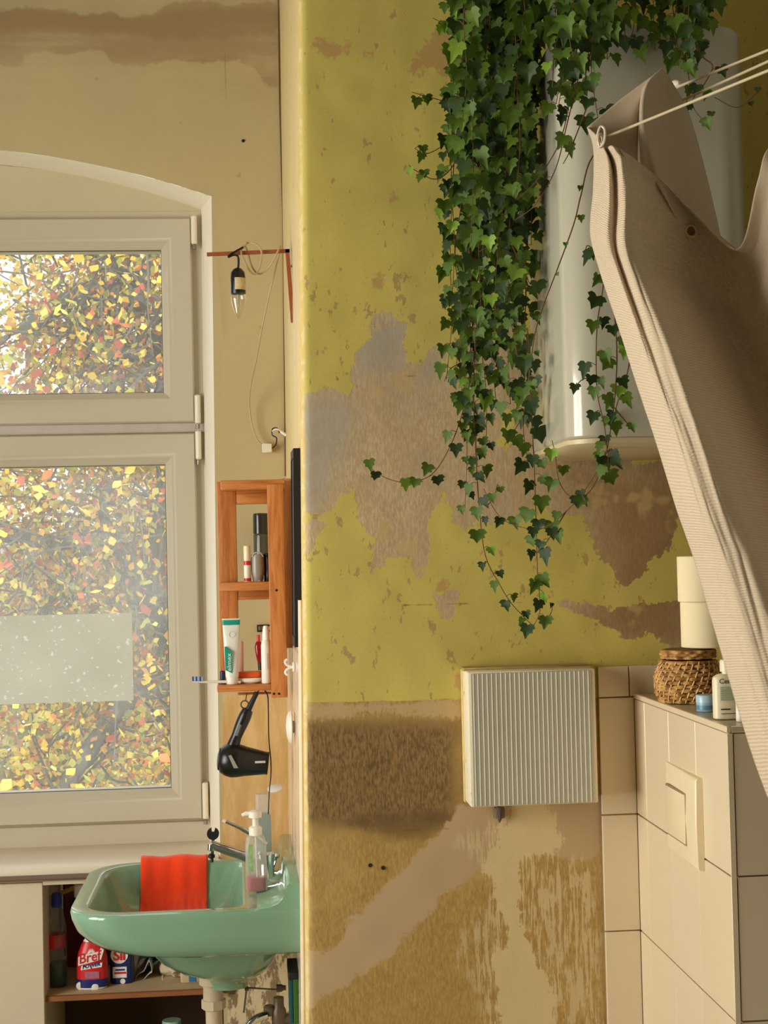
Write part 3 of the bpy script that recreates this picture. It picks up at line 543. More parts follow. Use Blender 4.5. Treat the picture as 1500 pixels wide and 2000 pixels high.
# orange cloth over the far rim
clo = M('orange microfibre cloth', rough=.95, sheen=.3); f_ = clo.noise(260, None, 2); g_ = clo.noise(20); clo.set(color=clo.mix(f_, lin((250, 46, 2)), lin((255, 78, 12)))); clo.bump(clo.add(f_, clo.mul(g_, 2.)), .5, .002)
bm = bmn(); xl, xr_ = P(275, 1668, 3.86).x, P(405, 1668, 3.86).x; rows = []
path = cr([(0, 3.892, zr-.05), (0, 3.889, zr-.005), (0, 3.868, zr+.010), (0, 3.845, zr+.008), (0, 3.832, zr-.012), (0, 3.812, zr-.062), (0, 3.775, zr-.093), (0, 3.745, zr-.1045)], 6)
for i, p_ in enumerate(path):
    f = i/(len(path)-1)
    rows.append([bm.verts.new((xl+(xr_-xl)*u+.004*f*(u < .02), p_.y-.004*math.sin(u*9+f*2)*f-.003*math.sin(u*23)*f-.002, p_.z+.002*math.sin(u*11+1)+.0022*f*math.sin(u*60)*(f > .8)+.004)) for u in np.linspace(0, 1, 40)])
for a, b in zip(rows, rows[1:]):
    for k in range(39): bm.faces.new((a[k], a[k+1], b[k+1], b[k]))
o = single('cleaning_cloth', bm, clo, 'bright orange microfibre cloth draped over the far rim of the basin', 'cloth', smooth=80)
md = o.modifiers.new('thickness', 'SOLIDIFY'); md.thickness = .003; md.offset = 0
# tap
Yt = 3.60
t = thing('mixer_tap', 'chrome mixer tap with lever at the back of the basin behind the soap bottles', 'tap', (.02, Yt, zr))
c0 = P(520, 1690, Yt)
obj('body', Lathe((c0.x, Yt, zr+.001), [(.024, 0), (.024, .006), (.019, .012), (.018, .05), (.02, .06), (.016, .066)], n=20), chrome, t)
obj('spout', Tube(cr([P(518, 1684, Yt), P(480, 1672, Yt), P(440, 1659, Yt), P(413, 1650, Yt)], 4), [.013]*5+[.0115]*4+[.0105]*4, 14), chrome, t)
obj('aerator', Lathe(P(414, 1648, Yt), [(.010, 0), (.010, .014), (.008, .016)], (-.1, 0, -1), 14), chrome, t)
obj('lever', Tube(cr([P(520, 1650, Yt), P(500, 1634, Yt), P(478, 1621, Yt), P(440, 1604, Yt)], 4), [.006]*9+[.0045, .0042, .004, .004], 10), chrome, t)
obj('lever_tip', Tube([P(441, 1604.5, Yt), P(435, 1601.5, Yt)], .0045, 10), wplas, t, label='pale lever tip')
obj('pop_up_rod', Tube([P(530, 1706, Yt+.05), P(541, 1672, Yt+.05)], .0028, 8), chrome, t); obj('rod_knob', Lathe(P(541, 1672, Yt+.05), [(.004, -.004), (.0065, 0), (.004, .006)], (0, 0, 1), 10), chrome, t)
# black plug hanging behind the spout
Yp = 3.72; c0 = P(416, 1628, Yp)
t = thing('rubber_drain_plug', 'round black rubber plug with a notch standing behind the tap spout', 'plug', P(416, 1672, Yp))
rp = .0145; ring = [(c0.x+rp*math.cos(R(a)), c0.z+rp*math.sin(R(a))) for a in range(104, 437, 9)]+[(c0.x+.0028, c0.z+.004), (c0.x-.0028, c0.z+.004)]
obj('disc', prism(bmn(), ring, 'y', Yp-.005, Yp+.005), blackm, t)
obj('stem', Tube([c0+Vector((0, 0, -.012)), P(415, 1660, Yp), P(414, 1684, Yp)], .0035, 8), blackm, t)
obj('collar', Lathe(P(413, 1672, Yp), [(.004, -.006), (.0085, -.003), (.0085, .003), (.004, .006)], (0, 0, 1), 12), blackm, t)
# soap bottles on the deck
pinkl = M('pink soap', rough=.2, trans=.35); pinkl.set(color=lin((236, 60, 96))); pinkl = pinkl.m
softw = glassy('milky clear plastic', (.95, .96, .95), .30, (.93, .93, .9)); bluel = glassy('pale blue plastic', (.72, .84, .88), .35, (.5, .66, .7))
def soap(px0, px1, yt, yb, Y, name, label, pump):
    X, r, z0, z1 = span(px0, px1, yt, yb, Y); z0 = zr+.0055; h = z1-z0
    t = thing(name, label, 'bottle', (X, Y, z0))
    if pump:
        obj('body', bottle(X, Y, [(z0, r*.9, r*.66), (z0+.003, r, r*.74), (z0+h*.52, r, r*.74), (z0+h*.62, r*.86, r*.62), (z0+h*.66, r*.5, r*.5)], 4), softw, t)
        obj('liquid', bottle(X, Y, [(z0+.002, r*.86, r*.6), (z0+h*.16, r*.92, r*.66)], 4), pinkl, t, label='pink soap left in the bottom')
        obj('label', Box((X-r*.7, Y-r*.745, z0+h*.24), (X-r*.28, Y-r*.735, z0+h*.56), .0), simple('leaf print', (150, 180, 120), .4, .3, 120), t, label='printed strip')
        obj('collar', Lathe((X, Y, z0+h*.65), [(r*.62, 0), (r*.62, h*.09), (r*.4, h*.11)], n=18), wplas, t)
        obj('pump_head', Lathe((X, Y, z0+h*.75), [(r*.28, 0), (r*.28, h*.1), (r*.62, h*.11), (r*.62, h*.18), (r*.3, h*.2)], n=18), wplas, t)
        obj('nozzle', Tube([(X, Y, z0+h*.90), (X-r*.9, Y, z0+h*.905), (X-r*1.25, Y, z0+h*.885)], [.006, .0055, .0045], 10), wplas, t)
        obj('dip_tube', Tube([(X+r*.1, Y, z0+.006), (X, Y, z0+h*.66)], .0022, 6), wplas, t)
    else:
        obj('body', bottle(X, Y, [(z0, r*.9, r*.7), (z0+.003, r, r*.8), (z0+h*.62, r, r*.8), (z0+h*.72, r*.94, r*.75), (z0+h*.75, r*.8, r*.7)], 3.4), bluel, t)
        obj('cap', bottle(X, Y, [(z0+h*.75, r*.98, r*.8), (z0+h*.98, r*.95, r*.78), (z0+h, r*.85, r*.7)], 3.6), softw, t)
        a = Vector((X+r*.75, Y, z0+h*.995)); ud = Vector((.86, 0, .14)).normalized(); vd = Vector((-.12, .72, .70)).normalized(); nd = ud.cross(vd); obj('flip_lid', skinloops(bmn(), [[a+ud*(.017+.018*sc_*math.cos(q))+vd*(.010+.0115*sc_*math.sin(q))+nd*d_ for q in np.linspace(0, 6.283, 22)[:-1]] for d_, sc_ in ((0, .85), (.001, 1), (.004, 1), (.005, .85))]), wplas, t)
soap(500, 530, 1550, 1702, 3.66, 'shampoo_bottle', 'pale blue bottle with open white flip lid behind the pump soap', False)
soap(479, 520, 1573, 1735, 3.47, 'pump_soap_bottle', 'clear pump soap bottle with a little pink soap on the basin corner', True)

# ---- trap and valve under the basin
plast = simple('aged white pipe', (196, 178, 150), .35, .05, 9); brass = simple('dark worn brass', (96, 80, 58), .4, .15, 18); 
t = thing('sink_trap', 'pale plastic drain pipe with dark side branch under the green basin', 'pipe', (-.07, 3.583, .1))
c0 = P(416, 1890, 3.583); X = c0.x
obj('tailpiece', Lathe((X, 3.583, .28), [(.019, 0), (.019, .2), (.024, .205), (.024, .235), (.027, .24), (.027, .30), (.033, .305), (.033, zr-.233-.28+.006)], n=20), plast, t)
obj('nut', Lathe((X, 3.583, P(416, 1960, 3.583).z), [(.024, -.012), (.028, -.01), (.028, .01), (.024, .012)], n=8), plast, t)
obj('bottle_trap', Lathe((X, 3.583, .08), [(.02, 0), (.035, .01), (.035, .2), (.02, .21)], n=20), plast, t)
a = P(436, 1929, 3.583); obj('side_branch', Lathe(a, [(.012, -.01), (.012, .012), (.0155, .014), (.0155, .026), (.006, .032)], (1, 0, -.02), 14), brass, t, label='dark side branch')
obj('overflow_rod', Tube([P(462, 1928, 3.583), P(546, 1933, 3.583)], .0022, 6), brass, t); obj('link_rod', Tube([P(490, 1860, 3.583), P(476, 1978, 3.583)], .0022, 6), brass, t)
obj('rod_clamp', Lathe(P(482, 1931, 3.583), [(.004, -.005), (.0055, 0), (.004, .005)], (1, 0, 0), 8), brass, t)
t = thing('angle_valve', 'dark brass and chrome angle valve on the wall below the basin', 'valve', P(560, 1975, 3.6))
obj('body', Lathe(P(545, 1990, 3.6), [(.012, -.03), (.017, -.02), (.017, .02), (.012, .03), (.012, .05)], (0, 0, 1), 16), brass, t)
obj('tap_neck', Lathe(P(526, 1972, 3.6), [(.014, -.012), (.014, .006), (.010, .010)], (0, 0, 1), 12), brass, t)
obj('spindle', Lathe(P(540, 1930, 3.6), [(.009, 0), (.009, .012), (.006, .016), (.006, .022)], (1, 0, 0), 8), brass, t)
obj('wall_pipe', Tube([P(545, 1990, 3.6), P(580, 1990, 3.6)], .012, 12), brass, t)
obj('supply_pipe', Tube(cr([P(520, 1982, 3.59), P(500, 1990, 3.58), P(485, 2005, 3.575), P(480, 2030, 3.57)], 5), .0095, 12), chrome, t)
bm = Box(P(566, 1990, 3.52), P(588, 1902, 3.40), .004, 2); t = thing('scrub_sponge', 'green and teal scouring sponge wedged by the wall under the basin', 'sponge', P(577, 1990, 3.5))
a, b = P(573, 1985, 3.46), P(587, 1904, 3.42); obj('scour_pad', Box((a.x, 3.40, a.z), (b.x, 3.52, b.z), .003, 2), simple('green scourer', (58, 92, 30), .9, .15, 60, .5), t)
a2 = P(565, 1983, 3.46); obj('foam', Box((a2.x, 3.405, a.z+.002), (a.x, 3.515, b.z-.002), .002, 2), simple('teal foam', (16, 74, 82), .8, .1, 60, .4), t); obj('holder', Box((a2.x-.002, 3.40, b.z-.006), (b.x+.001, 3.52, b.z+.012), .002), blackm, t)

# ---- wooden wall shelf
pine = wood('honey pine', (170, 96, 42), (206, 132, 68), (40, 40, 3.2)); pineh = wood('honey pine crosswise', (170, 96, 42), (206, 132, 68), (3.2, 40, 40))
YF, YB = 3.56, 3.675
sh = thing('wall_shelf', 'small honey pine wall shelf between the window and the black wall panel', 'shelf', (P(500, 1350, 3.615).x, 3.615, 1.14))
def plank(name, x0, x1, yt, yb, ya, yb_, m, Yr=None):
    a, b = P(x0, yb, Yr or ya), P(x1, yt, Yr or ya); return obj(name, Box((a.x, ya, a.z), (b.x, yb_, b.z), .0025, 2), m, sh)
plank('upright', 431, 460, 940, 1336, 3.653, 3.68, pine); plank('upright', 530, 553, 945, 1363, 3.56, 3.585, pine); pale_pine = wood('pale pine', (190, 132, 84), (216, 160, 112), (40, 40, 3.2)); plank('upright', 556, 574, 934, 1266, 3.60, 3.625, pale_pine, 3.60)
plank('top_board', 431, 556, 936, 957, 3.565, 3.68, pineh); plank('rail', 459, 531, 957, 985, 3.655, 3.68, pineh)
plank('shelf_board', 427, 531, 1136, 1155, 3.565, 3.68, pineh); plank('rail', 461, 531, 1150, 1172, 3.655, 3.68, pineh)
s_low = plank('shelf_board', 424, 530, 1336, 1352, 3.565, 3.68, pineh); plank('rail', 464, 530, 1352, 1358, 3.655, 3.68, pineh)
plank('side_rail', 530, 556, 938, 957, 3.585, 3.68, pineh); plank('side_rail', 534, 553, 1340, 1360, 3.585, 3.68, pineh); plank('side_rail', 534, 556, 1140, 1168, 3.585, 3.68, pineh)
for x, y, Y in ((540, 1153, 3.56), (557, 1156, 3.625), (572, 1153, 3.625), (535, 1355, 3.56), (545, 1355, 3.56)): obj('screw', Lathe(P(x, y, Y), [(.003, 0), (.0025, .0012)], (0, -1, 0), 10), blackm, sh)
z_m = max(v.co.z for v in [q for q in sh.children if q.name.startswith('shelf_board')][0].data.vertices)+sh.location.z+.0006
z_l = max(v.co.z for v in s_low.data.vertices)+sh.location.z+.0006
grey_can = M('smoky grey can', rough=.2, metal=.4); grey_can.set(color=lin((92, 92, 84))); grey_can = grey_can.m
X, r, _, z1 = span(495, 528, 994, 1136, 3.64); t = thing('deodorant_can', 'tall grey spray can with dark smoky cap on the middle shelf board', 'can', (X, 4.0, z_m)); h = z1-z_m
obj('can', Lathe((X, 4.0, z_m), [(r*.94, 0), (r, .003), (r, h*.66), (r*.9, h*.69)], n=24), grey_can, t)
obj('cap', Lathe((X, 4.0, z_m+h*.69), [(r*1.02, 0), (r*1.0, h*.27), (r*.94, h*.305), (r*.8, h*.31)], n=24), simple('smoky black cap', (50, 46, 42), .15), t)
obj('label', Box((X-r*.45, 4.0-r*1.005, z_m+h*.25), (X-r*.2, 4.0-r*.9, z_m+h*.66), .0), pgrey, t, label='pale vertical stripe')
X, r, _, z1 = span(476, 490, 1066, 1133, 3.595); t = thing('lip_balm', 'white lip balm stick with red bands beside the grey jar', 'lip balm', (X, 3.595, z_m)); h = z1-z_m
obj('tube', Lathe((X, 3.595, z_m), [(r*.96, 0), (r, .001), (r, h*.58)], n=16), wplas, t); obj('cap', Lathe((X, 3.595, z_m+h*.58), [(r*.98, 0), (r*.98, h*.41), (r*.85, h*.42)], n=16), simple('cream cap', (236, 220, 188), .4), t)
for f0, f1 in ((.02, .10), (.46, .58)): obj('red_band', Lathe((X, 3.595, z_m+h*f0), [(r*1.02, 0), (r*1.02, h*(f1-f0))], n=16, cap0=False, cap1=False), redp, t)
X, r, _, z1 = span(490, 517, 1082, 1134, 3.6); t = thing('grey_jar', 'milky grey tapered pot in front of the grey spray can', 'pot', (X, 3.6, z_m)); h = z1-z_m
obj('pot', Lathe((X, 3.6, z_m), [(r*.7, 0), (r*.85, h*.2), (r, h*.4), (r*.95, h*.9), (r*.85, h)], n=20), simple('milky grey', (150, 142, 128), .3), t); obj('handle', Tube(cr([(X-r*.8, 3.59, z_m+h*.9), (X-r*.4, 3.585, z_m+h*1.04), (X+r*.4, 3.585, z_m+h*1.04), (X+r*.8, 3.59, z_m+h*.9)], 4), .0015, 6), pgrey, t)
obj('foot', Lathe((X+.002, 3.593, z_m), [(.005, 0), (.004, h*.3)], n=10), simple('pale cream', (206, 200, 176), .4), t)
X, r, _, z1 = span(512, 538, 1080, 1136, 3.62); t = thing('black_jar', 'dark brown jar with black lid at right of the middle shelf board', 'jar', (X, 3.63, z_m)); h = z1-z_m; r *= .8
obj('jar', Lathe((X, 3.61, z_m), [(r*.95, 0), (r, .002), (r, h*.8)], n=22), simple('dark jar', (62, 48, 36), .2), t); obj('lid', Lathe((X, 3.61, z_m+h*.8), [(r*1.04, 0), (r*1.04, h*.18), (r*.98, h*.2)], n=22), black, t)
# lower board
X, hw, _, z1 = span(435, 470, 1208, 1337, 3.59); t = thing('toothpaste_tube', 'white toothpaste tube with green bands standing on its cap on lower shelf', 'tube', (X, 3.59, z_l)); h = z1-z_l
tub = simple('white tube', (226, 226, 214), .35, .02); teal2 = simple('teal green print', (26, 150, 132), .35, .04)
def ts(f): return (hw*(.72+.28*f), hw*.70*(1-f)+.0012)
obj('tube', skinloops(bmn(), [sup(X, 3.59, z_l+.016+(h-.016)*f, *ts(f), 2.3, 24) for f in (0, .06, .3, .6, .85, .97, 1)]), tub, t)
obj('cap', Lathe((X, 3.59, z_l), [(hw*.62, 0), (hw*.66, .002), (hw*.66, .016), (hw*.5, .018)], n=20), wplas, t)
obj('crimp_band', skinloops(bmn(), [sup(X, 3.59, z_l+.016+(h-.016)*f, ts(f)[0]*1.004, ts(f)[1]+.0006, 2.3, 24) for f in (.89, .975)]), teal2, t)
yq = 3.59-.0105; bm = prism(bmn(), [(X-hw*.72, z_l+h*.22), (X+hw*.05, z_l+h*.17), (X+hw*.05, z_l+h*.5), (X-hw*.78, z_l+h*.58)], 'y', yq-.0045, yq+.004); obj('print_field', bm, teal2, t)
text('lettering', 'elmex', (X-hw*.05, yq-.0056, z_l+h*.21), (0, 0, 1), (-1, 0, 0), hw*.5, whitep, t, h*.27)
obj('ring_mark', Lathe((X+hw*.1, 3.59-.0062, z_l+h*.76), [(hw*.34, 0), (hw*.34, .001)], (0, 1, 0), 18, False, False), teal2, t)
X, hw, _, z1 = span(462, 476, 1253, 1337, 3.625); single('pink_tube', skinloops(bmn(), [sup(X, 3.63, z_l+(z1-z_l)*f, hw*a, .009*b+.001, 2.4, 18) for f, a, b in ((0, .8, 1), (.03, .9, 1), (.5, 1, .7), (1, 1, .1))]), simple('pale pink tube', (222, 180, 160), .4), 'pale pink cosmetic tube half hidden behind the white toothpaste tube', 'tube')
X, hw, _, z1 = span(497, 514, 1240, 1328, 4.0); t = thing('red_bottle', 'small dark red flask behind the white pump dispenser', 'bottle', (X, 4.0, z_l)); h = z1-z_l
obj('body', skinloops(bmn(), [sup(X+hw*.3*(1-f), 4.0, z_l+h*(.22+.6*f), hw*a, hw*a*.8, 2.6, 20) for f, a in ((0, .6), (.3, .85), (.7, 1), (.9, .8), (1, .45))]), simple('dark red glass', (150, 24, 30), .12), t); obj('cap', Lathe((X+hw*.3, 4.0, z_l), [(hw*.5, 0), (hw*.62, h*.22)], n=16), black, t); obj('neck', Lathe((X, 4.0, z_l+h*.82), [(hw*.4, 0), (hw*.4, h*.18)], n=14), redp, t)
X, hw, z0, z1 = span(502, 530, 1220, 1234, 4.045); o = obj('hook_plate', frame(X-hw, X+hw, z0, z1, [(0, 4.046), (0, 4.040), (.004, 4.040), (.004, 4.046)]), blackm); ROOT[o] = Vector((0, 0, 0)); o['label'] = 'small black rectangular frame on wall behind the white pump dispenser'; o['category'] = 'wall hook'
X, r, _, z1 = span(510, 530, 1222, 1335, 3.585); t = thing('pump_dispenser', 'slim white pump dispenser against the right post on lower shelf', 'dispenser', (X, 3.585, z_l)); h = z1-z_l
obj('body', Lathe((X, 3.585, z_l), [(r*.92, 0), (r, .002), (r, h*.66), (r*.8, h*.74), (r*.62, h*.76)], n=22), wplas, t); obj('cap', Lathe((X, 3.585, z_l+h*.76), [(r*.72, 0), (r*.66, h*.14), (r*.5, h*.22), (r*.4, h*.24)], n=18), whitep, t)
obj('label', Box((X+r*.1, 3.585-r*1.0, z_l+h*.25), (X+r*.35, 3.585-r*.9, z_l+h*.52), 0), pgrey, t, label='grey printed strip')
X, hw, z0, z1 = span(463, 513, 1309, 1336, 3.62); t = thing('soap_dish', 'oval dish with an orange top and white rim on lower shelf', 'dish', (X, 3.615, z_l))
obj('tray', skinloops(bmn(), [sup(X, 3.61, z_l+z_, hw*a, .022*a, 2.2, 28) for z_, a in ((0, .8), (.004, 1), (.009, 1.02), (.012, .9))]), whitep, t, label='white oval tray'); obj('orange_block', skinloops(bmn(), [sup(X, 3.617, z_l+z_, hw*a, .018*a, 4, 28) for z_, a in ((.0125, .9), (.014, .95), (.024, .95), (.026, .9))]), simple('orange plastic', (232, 96, 30), .4), t)
t = thing('toothbrush', 'white toothbrush with blue bristles sticking out left of the lower shelf', 'toothbrush', P(405, 1332, 3.58))
obj('handle', Tube([(P(470, 1331, 3.587).x, 3.587, z_l+.004), P(432, 1331.5, 3.585), P(395, 1332, 3.58), P(376, 1331, 3.58)], [.0035, .0035, .0022, .003], 8), wplas, t)
for k in range(6):
    a = P(377+k*3.6, 1330, 3.58); obj('bristle_tuft', Box((a.x-.0016, 3.575, a.z), (a.x+.0016, 3.585, a.z+.010), .0004), bluep if k % 2 == 0 else simple('pale bristles', (150, 180, 200), .6), t)
X, hw, z0, z1 = span(427, 440, 1311, 1336, 3.595); t = thing('blue_brush_head', 'tiny dark blue brush head cap left of the white toothpaste tube', 'brush head', (X, 3.605, z_l)); obj('cap', Lathe((X+.001, 3.61, z_l), [(hw*1.3, 0), (hw*1.3, .008), (hw*.8, .010), (hw*.8, .028), (hw*.5, .03)], n=14), simple('dark blue plastic', (40, 50, 92), .4), t)

# ---- hair dryer hanging under the shelf
Yh = 3.59
hook = thing('cord_hook', 'thin wire ring hook under the pine shelf holding the hair dryer', 'hook', P(480, 1362, 3.605))
obj('wire', Tube([P(482, 1354, 3.61), P(480, 1368, 3.595)], .0012, 6), brass, hook); c0 = P(478, 1376, 3.59); obj('ring', Tube([c0+Vector((.0088*math.cos(q), 0, .0088*math.sin(q))) for q in np.linspace(0, 6.284, 20)], .0018, 6, False), brass, hook)
hd = thing('hair_dryer', 'black hair dryer hanging handle up from the pine shelf', 'hair dryer', P(470, 1510, Yh))
a = P(424, 1482, Yh); b = P(524, 1491, Yh); ax = (b-a); Lh = ax.length
obj('barrel', Lathe(a, [(.004, .0), (.018, .002), (.031, .010), (.0375, .022), (.040, .036), (.038, .050), (.034, .066), (.030, .09), (.026, Lh-.006), (.0265, Lh)], ax, 28, True, False), black, hd)
obj('outlet_grille', Lathe(a, [(.0255, Lh-.004), (.0225, Lh-.003), (.0225, Lh-.012), (.001, Lh-.012)], ax, 20, False, True), blackm, hd)
obj('inlet_cover', Lathe(a+ax.normalized()*.0, [(.026, .0065), (.0255, .0035), (.012, .0005), (.001, .0003)], ax, 24, False, True), simple('dull black grille', (44, 42, 40), .5, .3, 150), hd)
hp = cr([P(452, 1480, Yh), P(455, 1458, Yh), P(467, 1425, Yh), P(478, 1400, Yh), P(484, 1386, Yh)], 5)
obj('handle', Tube(hp, [.021+(.0125-.021)*min(1, i/8) if i < 9 else .0125+.0025*math.sin((i-8)/12*3.14) for i in range(len(hp))], 14), black, hd)
obj('switch', Tube([P(462, 1437, Yh-.013), P(470, 1415, Yh-.013)], .004, 6), simple('grey switch', (90, 90, 88), .4), hd)
obj('strain_relief', Tube([P(484, 1388, Yh), P(494, 1368, Yh), P(502, 1352, Yh)], [.0075, .006, .0055], 10), blackm, hd)
q = a+ax.normalized()*.037; obj('silver_stripe', prism(bmn(), [(q.x-.010, q.z+.016), (q.x-.003, q.z+.017), (q.x+.012, q.z-.013), (q.x+.002, q.z-.013)], 'y', Yh-.0418, Yh-.030), simple('silver band', (150, 145, 135), .25), hd, label='silver slanted band')
q = a+ax.normalized()*.092; obj('silver_badge', Box((q.x-.004, Yh-.0315, q.z+.002), (q.x+.020, Yh-.026, q.z+.007), .0004), simple('silver badge', (190, 188, 180), .25), hd, label='silver badge')
obj('cord', Tube(cr([P(502, 1352, Yh), P(512, 1346, Yh), P(522, 1356, Yh+.01), P(524, 1380, Yh+.02), P(525, 1440, Yh+.03), P(529, 1485, Yh+.03), P(529, 1515, Yh+.03), P(526, 1545, Yh+.03), P(524, 1590, Yh+.03)], 6), .0016, 6), blackm, hd)

# ---- mirror, hooks and round holder on the side wall
zt, zb = P(579, 880, 3.34).z, P(583, 1260, 3.34).z; y0, y1 = 3.265, 3.40
def wq(y, z, d): return (wx(y, z)-d, y, z)
t = thing('wall_panel', 'flat black framed panel seen edge-on on the side wall above the basin', 'panel', (wx(3.5, zb), 3.5, zb))
def slab(name, ya, yb, za, zb_, d0, d1, mat, par): obj(name, skinloops(bmn(), [[Vector(wq(y, z, d)) for y, z in ((ya, za), (yb, za), (yb, zb_), (ya, zb_))] for d in (d0, d1)]), mat, par)
slab('backing', y0, y1, zb, zt, .001, .010, blackm, t)
for n_, s_ in (('frame_side', (y0, y0+.012, zb, zt)), ('frame_side', (y1-.012, y1, zb, zt)), ('frame_top', (y0+.012, y1-.012, zt-.02, zt)), ('frame_bottom', (y0+.012, y1-.012, zb, zb+.02))): slab(n_, *s_, .010, .015, blackm, t)
slab('front_panel', y0+.012, y1-.012, zb+.02, zt-.02, .010, .013, blackm, t)
bev = P(565, 1303, 3.45); t = thing('adhesive_hook', 'small white double hook stuck on the side wall tiles beside the pine shelf', 'hook', (wx(3.45, bev.z), 3.45, bev.z))
B = Vector(wq(3.45, bev.z, .0085)); obj('base_plate', Lathe(B, [(.013, 0), (.013, .003), (.009, .005)], (-1, 0, 0), 16), wplas, t)
for s_ in (-1, 1): obj('prong', Tube(cr([B+Vector((-.004, 0, 0)), B+Vector((-.016, 0, s_*.004)), B+Vector((-.021, 0, s_*.012)), B+Vector((-.016, 0, s_*.018))], 4), .0028, 8), wplas, t)
q = P(566, 1420, 3.5); t = thing('round_wall_holder', 'round white plastic disc holder on the tiles right of the hair dryer', 'holder', (wx(3.5, q.z), 3.5, q.z)); B = Vector(wq(3.5, q.z, .0085))
obj('foot', Lathe(B, [(.014, 0), (.014, .004)], (-1, 0, 0), 14), wplas, t); obj('disc', Lathe(B, [(.030, .004), (.038, .006), (.038, .008), (.034, .013), (.022, .017), (.004, .019)], (-1, 0, 0), 28), wplas, t)

# ---- bare bulb lamp on an iron bracket
rust = M('red-brown painted iron', rough=.7); f_ = rust.noise(60, None, 4); rust.set(color=rust.mix(f_, lin((134, 66, 34)), lin((166, 90, 52)))); rust = rust.m
Yb = 3.56
t = thing('iron_bracket', 'red-brown angled iron bracket arm beside the top of the window', 'bracket', P(566, 490, 3.56))
def bar(a, b, hw_, hd_):
    a, b = Vector(a), Vector(b); d = (b-a).normalized(); s_ = Vector((0, 1, 0)); u = d.cross(s_).normalized(); bm = bmn()
    return skinloops(bm, [[p_+u*i*hw_+s_*j*hd_ for i, j in ((-1, -1), (1, -1), (1, 1), (-1, 1))] for p_ in (a, b)])
obj('arm', bar(P(404, 497, Yb), P(566, 490, Yb), .0042, .003), rust, t); obj('upright', bar(P(561, 487, Yb), P(572, 630, Yb), .0046, .003), rust, t)
for x, y in ((568, 520), (571, 590)): obj('fixing', Tube([P(x, y, Yb), (wx(Yb, P(x, y, Yb).z)+.004, Yb, P(x, y, Yb).z)], .003, 6), rust, t)
lp = thing('bulb_lamp', 'clear candle bulb in a black socket hanging from the iron bracket', 'lamp', P(464, 623, Yb-.012)); Yl = Yb-.012
X = P(465, 560, Yl).x; zt, zs1, zbt = P(465, 524, Yl).z, P(465, 574, Yl).z, P(464, 624, Yl).z; r = .0175
obj('socket', Lathe((X, Yl, zs1), [(r*.98, 0), (r, .002), (r, (zt-zs1)*.62), (r*.9, (zt-zs1)*.84), (r*.55, (zt-zs1)*.97), (.004, zt-zs1+.001)], n=24), black, lp)
lb = [[Vector((X+r*1.02*math.cos(q), Yl+r*1.02*math.sin(q), z)) for q in np.linspace(R(-115), R(-5), 10)] for z in (zs1+.008, zs1+(zt-zs1)*.60)]
bm = bmn(); A_ = [[bm.verts.new(v) for v in L_] for L_ in lb]
for k in range(9): bm.faces.new((A_[0][k], A_[0][k+1], A_[1][k+1], A_[1][k]))
so = lp.children[0]; ROOT[so] = ROOT[lp]; obj('sticker', bm, simple('printed sticker', (206, 186, 146), .5, .25, 90), so, label='pale printed sticker')
bg_ = M('bulb glass'); bg_.t.nodes.remove(bg_.b); tr = bg_.n('ShaderNodeBsdfTransparent', Color=(.97, .96, .93, 1)); gl = bg_.n('ShaderNodeBsdfGlossy', Roughness=.05); lw = bg_.n('ShaderNodeLayerWeight', Blend=.35); mx = bg_.n('ShaderNodeMixShader'); bg_.put(mx.inputs[0], bg_.add(bg_.mul(lw.outputs['Facing'], .55), .06)); bg_.t.links.new(tr.outputs[0], mx.inputs[1]); bg_.t.links.new(gl.outputs[0], mx.inputs[2]); bg_.t.links.new(mx.outputs[0], bg_.out.inputs[0])
hb = zs1-zbt
obj('bulb', Lathe((X, Yl, zbt), [(.001, 0), (.0035, hb*.06), (.0085, hb*.25), (.014, hb*.5), (.0172, hb*.75), (.0175, hb*.92), (.015, hb)], n=24), bg_.m, lp)
obj('filament_stem', Lathe((X, Yl, zs1-.032), [(.001, 0), (.0022, .004), (.0014, .01), (.003, .03)], n=10), pgrey, lp)
obj('hook', Tube(cr([P(465, 526, Yl), P(466, 510, Yl), P(464, 500, Yl), P(456, 498, Yl-.006), P(446, 502, Yl-.006), P(452, 496, Yl-.004), P(475, 483, Yl)], 5), .0026, 8), black, lp)
cordm = simple('grey white cord', (186, 166, 130), .5, .05)
cp = [P(470, 488, Yb-.008), P(480, 478, Yb-.008), P(484, 474, Yb), P(498, 476, Yb-.009), P(508, 484, Yb-.009), P(511, 500, Yb-.009), P(506, 525, Yb-.006), P(498, 536, Yb-.006), P(486, 526, Yb-.007), P(475, 505, Yb-.009), P(471, 492, Yb-.009), P(476, 480, Yb), P(483, 490, Yb+.006), P(492, 520, Yb+.006), P(505, 535, Yb+.005), P(520, 528, Yb), P(536, 505, Yb-.009), P(545, 485, Yb-.009), P(548, 482, Yb), P(545, 496, Yb+.006), P(538, 525, Yb+.05), P(525, 580, Yb+.15), P(511, 645, Yb+.26), P(500, 705, Yb+.35), P(490, 750, Yb+.42), P(487, 790, Yb+.46), P(492, 830, Yb+.47), P(502, 858, Yb+.47), P(513, 870, Yb+.47)]
obj('cord', Tube(cr(cp, 5), .0021, 7), cordm, lp)
t = thing('terminal_block', 'small white terminal block with loose wires at the end of the lamp cord', 'connector', P(523, 884, 4.035))
a, b = P(512, 884, 4.03), P(531, 866, 4.03); obj('block', Box((a.x, 4.026, a.z), (b.x, 4.044, b.z), .0015), wplas, t)
